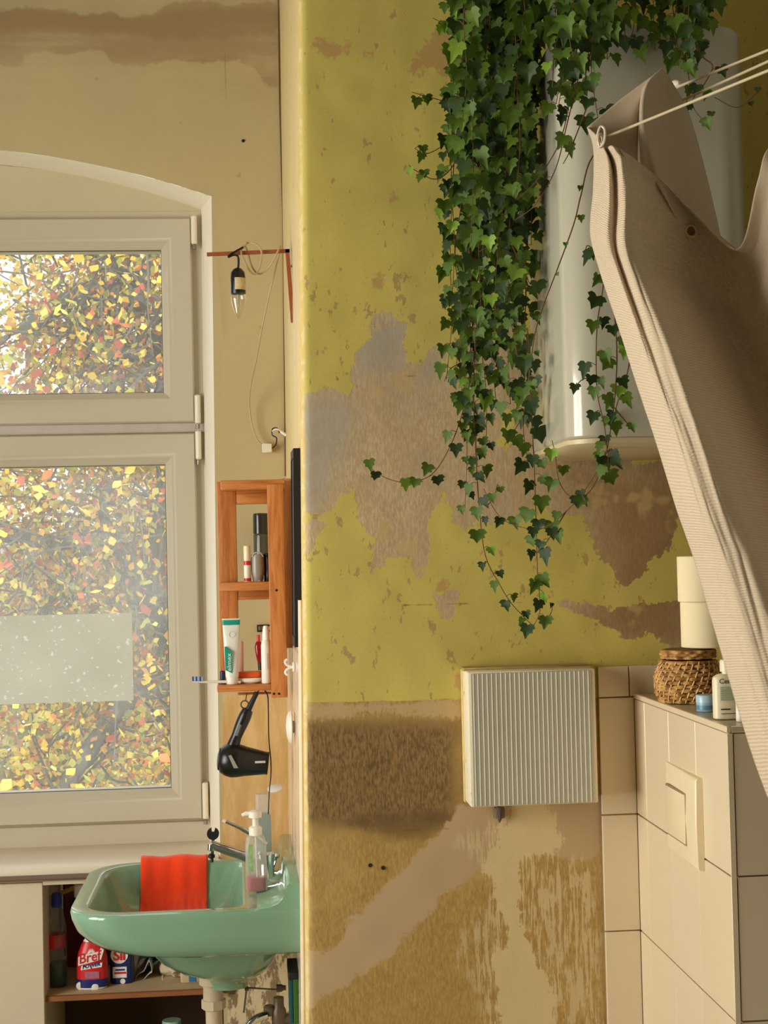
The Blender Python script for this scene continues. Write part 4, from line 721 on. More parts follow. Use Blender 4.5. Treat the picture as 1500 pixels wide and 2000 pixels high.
obj('wire', Tube(cr([P(531, 876, 4.03), P(539, 868, 4.025), P(540, 855, 4.02), P(532, 850, 4.02), P(532, 838, 4.02), P(541, 836, 4.02), P(546, 846, 4.02)], 4), .0016, 6), blackm, t, label='black wire'); obj('wire', Tube(cr([P(532, 842, 4.02), P(540, 838, 4.0), P(550, 843, 4.0), P(560, 850, 3.99), P(574, 849, 3.97)], 4), .0022, 6), wplas, t, label='white wire')
obj('ferrule', Tube([P(549, 843, 4.0), P(560, 851, 3.99)], .004, 8), wplas, t)
# ================================================================== THINGS ON THE RIGHT
tilem = M('cream wall tile', rough=.22); f_ = tilem.noise(5); oi = tilem.n('ShaderNodeObjectInfo'); tilem.set(color=tilem.mix(tilem.add(tilem.mul(oi.outputs['Random'], .6), tilem.mul(f_, .4)), lin((222, 202, 168)), lin((228, 209, 178)))); tilem = tilem.m
grout = simple('brown grout', (150, 122, 92), .9, .1, 60)
ZJ = [1.1875, .942, .699, .456, .213, -.02]
xt0 = .7135; xbx = .790
def tile(a, b, par, flat): return obj('tile', Box(a, b, .0012), tilem, par, smooth=0)
obj('tile_bed', Box((xt0+.001, 3.1935, 0), (1.3, 3.22, P(1200, 1302, 3.19).z-.002)), grout, wall_front)
g = .0013; ztop = P(1200, 1302, 3.19).z
for i, (x0, x1) in enumerate(((xt0, .7805), (.7805, .964), (.964, 1.147), (1.147, 1.30))):
    tile((x0+g, 3.188, ZJ[0]+g), (x1-g, 3.197, ztop), wall_front, 0)
for j in range(5): tile((xt0+g, 3.188, max(0, ZJ[j+1])+g), (xbx, 3.197, ZJ[j]-g), wall_front, 0)
# tiled cistern box
YN = 2.548
wc = struct('wall_cistern', Box((xbx+.008, YN+.008, 0), (1.29, 3.188, 1.176)), grout)
YJ = [3.188, 3.106, 2.924, 2.742, YN+.0]
for j in range(5):
    for i in range(4):
        tile((xbx, YJ[i+1]+g, max(0, ZJ[j+1])+g), (xbx+.009, YJ[i]-g, (ZJ[j] if j else 1.184)-g), wc, 0)
    for x0, x1 in ((xbx+.010, .972), (.972, 1.155), (1.155, 1.29)): tile((x0+g, YN, max(0, ZJ[j+1])+g), (x1-g, YN+.009, (ZJ[j] if j else 1.184)-g), wc, 0)
edge_m = simple('cream edge trim', (226, 206, 172), .3, .03)
obj('ledge', Box((xbx+.006, YN+.006, 1.1845), (1.29, 3.186, 1.194), .0008), simple('beige ledge tile', (196, 176, 144), .3, .04, 6), wc)
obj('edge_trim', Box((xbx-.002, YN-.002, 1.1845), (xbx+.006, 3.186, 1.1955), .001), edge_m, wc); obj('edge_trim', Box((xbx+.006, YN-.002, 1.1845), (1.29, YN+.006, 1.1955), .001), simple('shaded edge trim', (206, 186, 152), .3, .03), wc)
obj('corner_trim', Box((xbx-.001, YN-.0015, 0), (xbx+.009, YN+.0005, 1.184), .0008), edge_m, wc)
ZL = 1.1947
# flush plate
t = thing('flush_plate', 'cream rectangular flush plate on the tiled cistern box', 'flush plate', (xbx, 2.82, .92))
pw = simple('cream plastic', (238, 220, 184), .35, .02)
y0, y1, z0, z1 = 2.703, 2.935, .921, 1.085
pr = [(y1, 0), (y1-.002, -.004), (y1-.03, -.006), (y1-.12, -.009), (y0+.03, -.013), (y0+.002, -.013), (y0, -.011), (y0, 0)]
obj('cover', skinloops(bmn(), [[Vector((xbx+d*k-.0003, y, z)) for y, d in pr] for z, k in ((z0, .75), (z0+.004, 1), ((z0+z1)/2, 1.15), (z1-.004, 1), (z1, .75))]), pw, t, smooth=30)
obj('button', skinloops(bmn(), [[Vector((xbx-d, y, z)) for y, z in ((2.775-i, .955-i), (2.905+i, .955-i), (2.905+i, 1.045+i), (2.775-i, 1.045+i))] for d, i in ((.008, 0), (.0138, 0), (.0145, -.002))]), simple('cream button', (234, 214, 176), .3, .02), t)
obj('button_gap', frame(2.772, 2.908, .952, 1.048, [(0, xbx-.0085), (0, xbx-.0128), (.0022, xbx-.0128), (.0022, xbx-.0085)], 'x'), simple('button gap', (150, 126, 92), .7), t)

# ---- ribbed insulation box on the wall
xa, xb = P(906, 1440, 3.19).x, P(1163, 1440, 3.10).x; za, zb = P(1030, 1574, 3.1).z, P(1030, 1310, 3.1).z
t = thing('ribbed_wall_box', 'white square box with fine vertical ribs on the yellow wall beside the tiles', 'wall box', ((xa+xb)/2, 3.15, za))
cas = M('old white paint', rough=.5); f_ = cas.noise(30, None, 4, .6); cas.set(color=cas.mix(cas.step(f_, .62, .7), lin((234, 222, 194)), lin((186, 160, 110)))); cas.bump(f_, .3, .002)
obj('casing', Box((xa, 3.106, za), (xb+.004, 3.199, zb), .003, 2), cas, t, smooth=30)
nr = 26; ribm = simple('cream white rib', (212, 206, 186), .45, .03, 20); pitch = (xb-xa-.012)/nr
obj('ground_sheet', Box((xa+.006, 3.1035, za+.002), (xb-.006, 3.107, zb-.003)), simple('grey ribbed sheet', (176, 170, 150), .6, .05, 30), t)
pr = [(0, 0), (.0008, -.0008), (pitch*.22, -.0008), (pitch*.22+.0008, 0)]
rme = None
for k in range(nr):
    x = xa+.007+pitch*k+pitch*.25
    if rme is None:
        o = obj('rib', skinloops(bmn(), [[Vector((x+u, 3.1036+v, z)) for u, v in pr] for z in (za+.003, zb-.004)]), ribm, t, smooth=0); rme = o; x00 = x
    else:
        c = rme.copy(); C.objects.link(c); c.location.x = x-x00
bm = Box((xa-.003, 3.185, za-.003), (xa+.002, 3.198, zb+.004), .002); obj('side_caulk', bm, simple('yellowed caulk', (214, 190, 120), .8, .15, 40, .4), t)
obj('top_caulk', Box((xa-.003, 3.15, zb-.002), (xb+.008, 3.198, zb+.005), .002), simple('brown caulk', (176, 148, 92), .8, .2, 40, .4), t)
q = P(975, 1578, 3.19); t = thing('pipe_stub', 'dark pointed plug stuck in the wall under the ribbed box', 'plug', q)
obj('plug', Lathe(q+Vector((0, -.002, 0)), [(.001, -.030), (.006, -.020), (.009, -.008), (.008, 0), (.006, .003)], (0, 0, 1), 8), simple('grey black putty', (84, 74, 66), .7, .25, 60, .4), t); obj('rim', Lathe(q+Vector((0, .004, .001)), [(.012, -.022), (.013, -.005), (.010, .0)], (0, 0, 1), 8), simple('brown rim', (110, 86, 60), .8), t)
for x, y in ((723, 1690), (748, 1695)):
    c0 = P(x, y, 3.198); obj('screw_hole', Lathe(c0, [(.0045, 0), (.003, -.002), (.001, -.001)], (0, 1, 0), 8), simple('dark hole', (40, 28, 20), .9), wall_front)

# ---- basket, rolls and bottles on the ledge
Yk = 2.985; c0 = P(1347, 1392, Yk); X = c0.x; rb = .064
t = thing('wicker_basket', 'round woven wicker basket with lid on the tiled ledge under the paper rolls', 'basket', (X, Yk, ZL))
wick = M('golden wicker', rough=.5); f_ = wick.noise(70, None, 3); wick.set(color=wick.mix(wick.step(f_, .35, .68), lin((142, 92, 44)), lin((222, 172, 104)))); wick.bump(f_, .4, .002)
wickd = simple('dark wicker core', (110, 70, 34), .8, .15, 40)
def bprof(f): return rb*(.72+.30*math.sin(math.pi*min(1, .14+.80*f))**.9)
Hb = .083
obj('core', Lathe((X, Yk, ZL), [(bprof(f)*.95, Hb*f) for f in np.linspace(0, 1, 12)], n=40), wickd, t)
nc = 11
for k in range(nc):
    f = (k+.5)/nc; r = bprof(f); n_ = 30; pts = [(X+(r+.0022*math.cos(n_/2*q+math.pi*k))*math.cos(q), Yk+(r+.0022*math.cos(n_/2*q+math.pi*k))*math.sin(q), ZL+Hb*f+.0006*math.sin(5*q+k)) for q in np.linspace(0, 2*math.pi, 121)]
    obj('strand', Tube(pts, .0036, 5, False), wick, t)
bm = bmn()
for k in range(30):
    q0 = 2*math.pi*(k+.5)/30; tube(bm, [(X+(bprof(f)+.0018)*math.cos(q0+f*.55), Yk+(bprof(f)+.0018)*math.sin(q0+f*.55), ZL+Hb*f) for f in np.linspace(.02, .98, 9)], .0017, 5)
obj('stakes', bm, simple('pale wicker stake', (226, 190, 132), .5, .1, 50), t, kind='stuff')
ld_ = obj('lid', Lathe((X, Yk, ZL+Hb+.003), [(rb*.74, 0), (rb*.80, .002), (rb*.80, .012), (rb*.72, .018), (rb*.3, .019)], n=40), wickd, t)
for k in range(3): obj('lid_strand', Tube([(X+(rb*.80+.002*math.cos(14*q+3.14*k))*math.cos(q), Yk+(rb*.80+.002*math.cos(14*q+3.14*k))*math.sin(q), ZL+Hb+.006+.0055*k) for q in np.linspace(0, 6.2832, 113)], .0033, 5, False), wick, ld_)
zt_ = ZL+Hb+.0235
rollm = simple('soft cream tissue', (244, 226, 184), .9, .015, 90, .15)
for k, (dx, nm) in enumerate(((.0025, 'lower of the two stacked toilet rolls, standing on the basket lid'), (-.001, 'upper of the two stacked toilet rolls above the wicker basket'))):
    z0 = zt_+k*.0905; rr = .048; cx = P(1325 if k else 1329, 1150, Yk).x+rr
    t = thing('toilet_roll', nm, 'toilet roll', (cx, Yk, z0), 'toilet rolls stacked on the basket')
    obj('paper', Lathe((cx, Yk, z0), [(.02, .0), (rr-.0015, 0), (rr, .0015), (rr, .0885), (rr-.0015, .09), (.02, .09), (.02, .0)], n=44, cap0=False, cap1=False), rollm, t)
    obj('core', Lathe((cx, Yk, z0), [(.0198, .0), (.0198, .09), (.0185, .09), (.0185, .0)], n=24, cap0=False, cap1=False), simple('cardboard', (176, 146, 104), .9), t)
X, r, z0, z1 = span(1362, 1396, 1381, 1414, 2.80); r = .0185; X = P(1361, 1400, 2.80).x+r; t = thing('cream_jar', 'small pale blue jar on the tiled ledge in front of the basket', 'jar', (X, 2.80, ZL))
obj('jar', Lathe((X, 2.80, ZL), [(r*.96, 0), (r, .002), (r, .017)], n=28), simple('pale blue label', (152, 182, 198), .3, .06, 60), t); obj('lid', Lathe((X, 2.80, ZL+.017), [(r*1.03, 0), (r*1.03, .012), (r*.97, .0135)], n=28), simple('ice blue lid', (176, 206, 218), .25), t)
obj('label', Lathe((X, 2.80, ZL+.004), [(r*1.01, 0), (r*1.01, .008)], n=28, cap0=False, cap1=False), simple('blue printed band', (96, 134, 166), .35, .2, 200), t)
lot = simple('ivory plastic', (236, 222, 188), .35, .02); Yo = 2.665
xl, xr_ = P(1393, 1370, Yo).x, P(1450, 1370, Yo).x; X = (xl+xr_)/2; hw = (xr_-xl)/2; z1 = P(1410, 1316, Yo).z; h = z1-ZL
t = thing('lotion_bottle', 'ivory lotion bottle with pale green print on the ledge by the curtain edge', 'bottle', (X, Yo, ZL))
obj('body', skinloops(bmn(), [sup(X, Yo, ZL+h*f, hw*a, .015*b, 3, 32) for f, a, b in ((0, .9, .85), (.02, .99, 1), (.1, 1, 1), (.85, 1, 1), (.93, .95, .95), (.98, .72, .8), (1, .5, .7))]), lot, t)
obj('neck', Lathe((X, Yo, z1-.001), [(.009, 0), (.009, .006)], n=18), lot, t); obj('cap', Lathe((X, Yo, z1+.004), [(.0125, 0), (.0125, .018), (.011, .021)], n=22), lot, t)
yf = Yo-.0158; slate = simple('slate print', (72, 74, 84), .5); sage = simple('sage green print', (170, 190, 160), .5, .05); blk = simple('black print', (30, 28, 30), .5)
text('lettering', 'CeraVe', (X-hw*.72, yf, ZL+h*.80), (1, 0, 0), (0, 0, 1), h*.105, slate, t, hw*1.5, 0, .01)
for k in range(7): obj('print_line', Box((X-hw*.68, yf-.0003, ZL+h*(.70-.045*k)), (X+hw*(.62 if k % 3 else .75), yf+.0012, ZL+h*(.725-.045*k)), 0), sage, t)
obj('print_bar', Box((X-hw*.66, yf-.0003, ZL+h*.22), (X-hw*.02, yf+.0012, ZL+h*.245), 0), blk, t); obj('print_line', Box((X-hw*.66, yf-.0003, ZL+h*.13), (X+hw*.4, yf+.0012, ZL+h*.142), 0), slate, t)
X = P(1447, 1415, 2.62).x; t = thing('white_cap_tube', 'slim white tube at the ledge edge half behind the curtain', 'tube', (X, 2.62, ZL)); obj('tube', Lathe((X, 2.62, ZL), [(.0075, 0), (.008, .002), (.0075, .07)], n=18), whitep, t); obj('cap', Lathe((X, 2.62, ZL+.07), [(.0065, 0), (.006, .02)], n=18), wplas, t)

# ---- water heater
enam = M('white enamel', rough=.17, coat=.5); f_ = enam.noise(2.5, None, 3); enam.set(color=enam.mix(f_, lin((186, 180, 160)), lin((194, 188, 168)))); enam.bump(enam.noise(5, enam.pos((1, 1, .5)), 2), .22, .012); enam = enam.m
bx0, bx1, by0, by1, bz0, bz1 = .578, .932, 2.755, 3.185, 1.690, 2.468
t = thing('water_heater', 'tall white enamel water heater with rounded corners behind the ivy', 'water heater', ((bx0+bx1)/2, 3.0, bz0))
def rr_(e, z, rad=.06): return [Vector((p_.x, p_.y, z)) for p_ in rect(bx0+e, bx1-e, by0+e, by1, z, rad, rad, 8)]
obj('casing', skinloops(bmn(), [rr_(.004, bz0+.014), rr_(0, bz0+.018), rr_(0, bz1-.012), rr_(.003, bz1-.004), rr_(.010, bz1)]), enam, t, smooth=50)
obj('base_cap', skinloops(bmn(), [rr_(.03, bz0-.004), rr_(.012, bz0), rr_(.004, bz0+.004), rr_(.004, bz0+.012), rr_(.006, bz0+.014)]), simple('ivory base cap', (206, 188, 148), .4, .03), t, label='ivory plastic base cap')
obj('wall_bracket', Box((bx0+.05, 3.18, bz1-.12), (bx1-.05, 3.199, bz1-.06)), metal_m, t)
# pot on top
pc = (.655, 2.93); t = thing('plant_pot', 'pale grey-green pot standing on the water heater, mostly hidden by ivy', 'pot', (pc[0], pc[1], bz1))
potm = simple('pale grey-green glaze', (166, 172, 150), .35, .05, 8)
obj('pot', Lathe((pc[0], pc[1], bz1+.001), [(.058, 0), (.062, .004), (.078, .13), (.083, .132), (.083, .15), (.075, .15), (.07, .13)], n=36, cap1=False), potm, t); obj('soil', Lathe((pc[0], pc[1], bz1+.10), [(.068, 0), (.071, .032), (.03, .037)], n=24), simple('dark soil', (60, 44, 30), .95, .3, 90, .6), t)

# ---- drying rods and shower curtain
rodm = simple('white coated wire', (196, 176, 140), .4, .03)
t = thing('drying_rack', 'thin white wire rack rods running from the curtain top to the right wall', 'drying rack', P(1400, 180, 2.35))
def ext(p1, p2, X): p1, p2 = Vector(p1), Vector(p2); d = p2-p1; return p1+d*((X-p1.x)/d.x)
e3 = ext(P(1183, 268, 2.40), P(1500, 138, P(1,1,2.1).y), 1.299)
def rod(a, Ya, b, nm='rod'):
    p1 = P(*a, Ya); z = p1.z; p2 = P(*b, Z=z); q = ext(p1, p2, 1.2995); obj(nm, Tube([p1, p2, q], .0023, 8), rodm, t); return q
q1 = rod((1183, 268), 2.40, (1500, 138)); q2 = rod((1318, 172), 2.52, (1500, 98)); q3 = rod((1335, 195), 2.48, (1500, 120))
obj('wall_plate', Box((1.285, min(q1.y, q2.y, q3.y)-.03, q1.z-.03), (1.2999, max(q1.y, q2.y, q3.y)+.03, max(q1.z, q2.z, q3.z)+.03), .003), wplas, t)
obj('end_cap', Lathe(P(1318, 166, 2.52), [(.001, -.01), (.008, -.006), (.008, .006), (.003, .012)], (.4, -.8, 0), 10), wplas, t)
cur = M('beige waffle cotton', rough=.9, sheen=.25)
uv = cur.n('ShaderNodeTexCoord').outputs['UV']; mp = cur.n('ShaderNodeMapping'); cur.t.links.new(uv, mp.inputs[0])
wv = cur.n('ShaderNodeTexWave', Scale=1., Distortion=1.6, Detail=2., Detail_Scale=1.5); wv.bands_direction = 'Y'; cur.t.links.new(mp.outputs[0], wv.inputs['Vector']); mp.inputs['Scale'].default_value = (26, 44, 1)
f_ = cur.noise(120, None, 3); cur.set(color=cur.mix(cur.add(cur.mul(f_, .5), cur.mul(wv.outputs['Fac'], .4)), lin((206, 182, 150)), lin((226, 206, 178)))); cur.bump(cur.add(wv.outputs['Fac'], cur.mul(f_, .4)), .55, .0022)
c_t = thing('shower_curtain', 'beige waffle cotton shower curtain draped over the wire rods', 'curtain', P(1400, 1000, 2.3))
def drape(name, lines, nv, m_u, par):
    cols = [cr(L_, 8) for L_ in lines]
    def samp(L_, t_):
        f = t_*(len(L_)-1); i = min(int(f), len(L_)-2); return L_[i].lerp(L_[i+1], f-i)
    g_ = [[samp(L_, v/nv) for L_ in cols] for v in range(nv+1)]; rows = [cr(rw, m_u) for rw in g_]
    if name == 'front_drape':
        for j_, rw in enumerate(rows):
            for i_, p_ in enumerate(rw):
                f_v = j_/nv; f_u = i_/len(rw); k_ = min(1, j_/12); p_.y -= .008*math.exp(-((j_-6)/1.4)**2)*max(0, min(1, (i_-40)/15))*max(0, min(1, (95-i_)/8))
                p_.y += k_*(.009*mnoise.noise(Vector((f_u*13+f_v*2.2, f_v*3.5, 3)))+.003*mnoise.noise(Vector((f_u*30+f_v*6, f_v*7, 9)))+.0012*mnoise.noise(Vector((f_u*50, f_v*40, 1))))
    bm = bmn(); ul = bm.loops.layers.uv.new('UVMap'); vv_ = [[bm.verts.new(p_) for p_ in rw] for rw in rows]; nu = len(rows[0])-1
    for j in range(nv):
        for i in range(nu):
            f = bm.faces.new((vv_[j][i], vv_[j][i+1], vv_[j+1][i+1], vv_[j+1][i]))
            for lp_, (a, b) in zip(f.loops, ((i, j), (i+1, j), (i+1, j+1), (i, j+1))): lp_[ul].uv = (a/nu, b/nv*2)
    o = obj(name, bm, cur, par, smooth=180); md = o.modifiers.new('thickness', 'SOLIDIFY'); md.thickness = .002; md.offset = 0; return o, rows
F0 = [(1147,248),(1160,290),(1160,370),(1154,455),(1172,530),(1205,630),(1240,740),(1280,860),(1320,990),(1355,1090),(1385,1190),(1415,1290),(1445,1390),(1490,1530),(1560,1700),(1650,1900)]
tops = [(1147,248,2.470,0), (1156,256,2.425,18), (1164,264,2.388,36), (1172,276,2.360,56), (1181,290,2.385,77), (1194,284,2.335,99), (1208,292,2.342,122), (1240,314,2.385,155), (1290,352,2.40,215), (1350,412,2.41,285), (1440,487,2.37,360), (1478,360,2.30,420), (1500,290,2.29,470), (1560,250,2.36,540), (1640,240,2.30,620)]
mid = {7: .025, 8: .08, 9: .11, 10: .09, 11: .05, 12: 0}
lines = []
for k, (tx, ty, Y, bx) in enumerate(tops):
    Ls = []
    for i, (x, y) in enumerate(F0):
        v = i/(len(F0)-1); e = (1-v)**1.6
        Yv = Y+{3: .006, 4: -.034, 5: .008, 6: -.004, 7: -.036, 8: -.028}.get(k, 0)*min(1, v/.42)+mid.get(k, 0)*math.sin(math.pi*min(1, v*1.5))*(1 if v < .66 else .6)-.10*v
        Ls.append(P(x+(tx-1147)*e+bx*(1-e), y+(ty-248)*e-bx*.10*(1-e), Yv))
    lines.append(Ls)
o, rows = drape('front_drape', lines, 130, 9, c_t)
bm = bmn(); ul = bm.loops.layers.uv.new('UVMap'); i0, i1 = 6*9, 10*9   # the stitched hem along the top edge
hv = [[bm.verts.new(rows[j][i]+Vector((-.0006, -.005 if j < 5 else -.0016, 0))) for i in range(i0, i1)] for j in range(0, 6)]
for j in range(5):
    for i in range(i1-i0-1):
        f = bm.faces.new((hv[j][i], hv[j][i+1], hv[j+1][i+1], hv[j+1][i]))
        for lp_, (a, b) in zip(f.loops, ((i, j), (i+1, j), (i+1, j+1), (i, j+1))): lp_[ul].uv = ((i0+a)/126, b/65)
ho = obj('hem', bm, cur, c_t, smooth=180); md = ho.modifiers.new('thickness', 'SOLIDIFY'); md.thickness = .002; md.offset = 0
back = [[P(1147, 248, 2.462), P(1160, 275, 2.465), P(1180, 300, 2.47), P(1200, 340, 2.47)], [P(1212, 194, 2.455), P(1222, 240, 2.46), P(1235, 300, 2.47), P(1245, 360, 2.47)], [P(1288, 138, 2.43), P(1258, 172, 2.44), P(1249, 235, 2.46), P(1249, 350, 2.465)], [P(1291, 136, 2.425), P(1263, 176, 2.40), P(1258, 250, 2.39), P(1290, 370, 2.395)], [P(1300, 143, 2.45), P(1305, 215, 2.48), P(1330, 330, 2.49), P(1372, 520, 2.49)], [P(1308, 152, 2.46), P(1345, 222, 2.53), P(1384, 362, 2.55), P(1424, 540, 2.52)]]
drape('back_fold', back, 30, 8, c_t)
def on_sheet(px, py): return min((p_ for rw in rows for p_ in rw), key=lambda p_: (pix(p_)[0]-px)**2+(pix(p_)[1]-py)**2)
eyem = simple('pale metal eyelet', (206, 182, 140), .3, .04)
for px, py, tilt in ((1348, 455, .3), (1180, 275, .9)):
    c0 = on_sheet(px, py)+Vector((-.002, -.009, 0)); rr = .0095 if tilt < .5 else .008; u = Vector((math.cos(tilt), math.sin(tilt)*.5, 0)).normalized(); v = Vector((0, 0, 1))
    obj('eyelet', Tube([c0+u*rr*math.cos(q)*(1 if tilt < .5 else .6)+v*rr*math.sin(q)*(1 if tilt < .5 else 1.3) for q in np.linspace(0, 6.2832, 25)], .0022, 6, False), eyem, c_t)
    if tilt < .5: obj('eyelet_hole', Lathe(c0+Vector((0, .0022, 0)), [(.0082, 0), (.0075, .0012)], (0, 1, 0), 18), simple('shaded hole', (128, 100, 68), .9), c_t)
    else: obj('hook_ring', Tube(cr([c0+Vector((-.004, 0, -.012)), c0+Vector((.004, -.006, -.004)), c0+Vector((.006, -.004, .016)), c0+Vector((0, 0, .022)), c0+Vector((-.006, 0, .006))], 5), .0018, 6), wplas, c_t)

# ================================================================== IVY
LO = [(0, 0), (.16, -.13), (.40, -.10), (.58, .16), (.40, .27), (.46, .50), (.24, .54), (.08, .86), (0, 1.0)]
def leafmesh(nm, mat, wid, lob, fold, droop):
    pts = [(x*wid, (y if i < 7 else y*lob)) for i, (x, y) in enumerate(LO)]; L2 = pts+[(-x, y) for x, y in pts[-2:0:-1]]
    z = lambda x, y: -abs(x)*fold+droop*(y*y)*.5
    me = bpy.data.meshes.new(nm); vs = [(0, -.30, z(0, .3)*0)]+[(x, -y, -z(x, y)) for x, y in L2]; n_ = len(L2)
    me.from_pydata(vs, [], [(0, 1+(i+1) % n_, 1+i) for i in range(n_)]); me.shade_smooth(); me.materials.append(mat); return me
def leafmat(nm, a, b):
    m = M(nm, rough=.58); t_ = m.t; oi = m.n('ShaderNodeObjectInfo'); tl = m.n('ShaderNodeBsdfTranslucent'); mx = m.n('ShaderNodeMixShader'); mx.inputs[0].default_value = .28
    c = m.mix(m.add(m.mul(oi.outputs['Random'], .7), m.mul(m.noise(3, None, 2), .4)), lin(a), lin(b)); m.set(color=c); m.put(tl.inputs[0], c)
    t_.links.new(m.b.outputs[0], mx.inputs[1]); t_.links.new(tl.outputs[0], mx.inputs[2]); t_.links.new(mx.outputs[0], m.out.inputs[0]); return m.m
lmats = [leafmat('dark ivy leaf', (34, 58, 16), (60, 86, 24)), leafmat('mid ivy leaf', (72, 102, 26), (108, 136, 38)), leafmat('young ivy leaf', (120, 160, 48), (156, 190, 66))]
lms = [[leafmesh('leaf', m_, wd, lo, fo, dr) for wd, lo, fo, dr in ((1, 1, .25, .3), (1.15, .85, .35, .5), (.85, 1.1, .15, .2), (1.05, 1, .6, .6))] for m_ in lmats]
stem_m = simple('brown ivy stem', (104, 66, 40), .6, .15, 40)
iv = thing('hanging_ivy', 'trailing green ivy hanging from the pot over the water heater and yellow wall', 'plant', (pc[0], pc[1], bz1+.13))
rnd = random.Random(11); leaves = []; nstem = 0
def stem(pts, Y, dens=24, size=(24, 40), pot=False, young=.12, lead=True, rad=.0013, thick=1.):
    """pts: pixel polyline of a stem; Y: depth or (top, bottom) depth"""
    Ya, Yb_ = Y if isinstance(Y, tuple) else (Y, Y)
    w3 = [P(x, y, Ya+(Yb_-Ya)*i/max(1, len(pts)-1)) for i, (x, y) in enumerate(pts)]
    if pot:
        a = w3[0]; top = Vector((pc[0]+.05*rnd.uniform(-1, .6), pc[1]-.04*rnd.random(), bz1+.14)); mid_ = (top+a)/2; mid_.z = max(top.z, a.z)+.05; w3 = [top, mid_]+w3
    c_ = cr(w3, 5); global nstem; nstem += 1
    obj('stem', Tube(c_, [rad*(1-.45*i/len(c_)) for i in range(len(c_))], 5), stem_m, iv)
    px_ = [pix(p_) for p_ in c_]; acc = 0; side = rnd.choice((-1, 1))
    for i in range(1, len(c_)):
        acc += math.hypot(px_[i][0]-px_[i-1][0], px_[i][1]-px_[i-1][1])
        while acc > dens*rnd.uniform(.6, 1.3):
            acc -= dens; side = -side; v = i/len(c_); base = c_[i].copy()
            s = rnd.uniform(*size)*(1-.25*v)*base.y/3000
            d = Vector((side*rnd.uniform(.3, 1.1), rnd.uniform(-1.1, .25), rnd.uniform(-.3, .55))).normalized(); L_ = s*rnd.uniform(.35, .8)
            at = base+d*L_
            if at.y > 3.175: at.y = 3.175
            tip = Vector((d.x*.35+rnd.uniform(-.3, .3), rnd.uniform(-.45, .15), -1)).normalized()
            nrm = Vector((rnd.uniform(-1.0, .55), -1, rnd.uniform(-.1, .75))).normalized()
            leaves.append((at, tip, nrm, s, v, young, base))
def mass(x0, x1, yend, n_, Y, **kw):
    for k in range(n_):
        xt = rnd.uniform(x0, x1); ye = rnd.uniform(*yend); y0 = -60-rnd.random()*40; n2 = max(3, int((ye-y0)/110)); xe = xt+rnd.uniform(-25, 25)
        Yk_ = rnd.uniform(*Y); pts = [(xt+(xe-xt)*i/n2+rnd.uniform(-12, 12), y0+(ye-y0)*i/n2) for i in range(n2+1)]; stem(pts, (Yk_, Yk_+rnd.uniform(0, .04)), pot=True, **kw)
mass(905, 1030, (230, 520), 15, (2.80, 3.02), dens=23, size=(30, 50)); mass(935, 1025, (330, 640), 12, (2.86, 3.06), dens=22, size=(27, 44))
mass(915, 1035, (90, 330), 14, (2.93, 3.12), dens=22, size=(30, 46)); mass(885, 1000, (520, 760), 10, (2.88, 3.10), dens=25, size=(24, 40)); mass(890, 985, (680, 860), 6, (2.92, 3.12), dens=26, size=(22, 36))
mass(905, 975, (880, 1010), 3, (2.98, 3.10), dens=26, size=(20, 34)); mass(980, 1035, (640, 790), 5, (2.90, 3.02), dens=24, size=(26, 42))
mass(1065, 1215, (60, 190), 12, (2.58, 2.70), dens=24, size=(34, 52)); mass(1080, 1160, (150, 260), 4, (2.62, 2.70), dens=28, size=(30, 46)); mass(1215, 1390, (30, 140), 10, (2.60, 2.72), dens=26, size=(32, 50)); mass(1290, 1350, (80, 150), 3, (2.62, 2.70), dens=30, size=(30, 44))
K = dict(size=(22, 34), dens=34)
stem([(965, 300), (955, 480), (935, 600), (922, 720), (905, 800), (880, 870), (845, 925), (800, 942), (760, 936), (728, 918), (708, 900)], (3.02, 3.13), young=.5, **K)
stem([(930, 640), (925, 760), (930, 900), (937, 1000), (948, 1085), (975, 1140), (1000, 1180), (1040, 1222)], (3.03, 3.12), dens=25, size=(20, 34), young=.3)
stem([(1030, 640), (1035, 760), (1043, 900), (1047, 1020), (1050, 1120), (1055, 1190), (1043, 1222)], (2.96, 3.10), dens=23, size=(24, 40), young=.2)
stem([(1052, 1215), (1066, 1213), (1077, 1195), (1079, 1180)], 3.10, dens=60, size=(12, 18))
stem([(1225, 250), (1158, 305), (1135, 380), (1120, 440), (1085, 535), (1062, 595), (1045, 650), (1038, 700)], (2.64, 2.66), dens=70, size=(10, 18), rad=.0016)
stem([(1040, 680), (1030, 760), (1022, 830), (1030, 900)], (2.90, 3.0), dens=26, size=(24, 38))
stem([(1120, 120), (1112, 200), (1092, 280), (1050, 350), (1010, 390)], (2.66, 2.72), dens=55, size=(20, 32)); stem([(1130, 150), (1108, 240), (1085, 330), (1045, 400), (1005, 430)], (2.65, 2.74), dens=70, size=(20, 40))
stem([(1150, 200), (1115, 290), (1100, 320)], 2.66, dens=45, size=(34, 42))
stem([(1180, 480), (1178, 560), (1166, 640), (1166, 760), (1180, 830), (1188, 900), (1186, 920)], 2.67, dens=27, size=(24, 38))
stem([(1240, 640), (1225, 730), (1205, 790), (1188, 870), (1160, 930), (1120, 985), (1065, 1030), (1020, 1030), (975, 1008), (945, 955)], (2.66, 3.02), dens=36, size=(22, 34))
stem([(1200, 600), (1205, 700), (1198, 800), (1180, 900), (1150, 962), (1115, 970), (1092, 940), (1085, 890), (1078, 860)], (2.67, 2.72), dens=34, size=(22, 36))
stem([(1190, 520), (1150, 480), (1142, 500)], 2.67, dens=30, size=(26, 34)); stem([(1170, 740), (1140, 740), (1120, 760)], 2.67, dens=22, size=(24, 32)); stem([(1195, 790), (1215, 815), (1228, 830)], 2.67, dens=26, size=(22, 30))
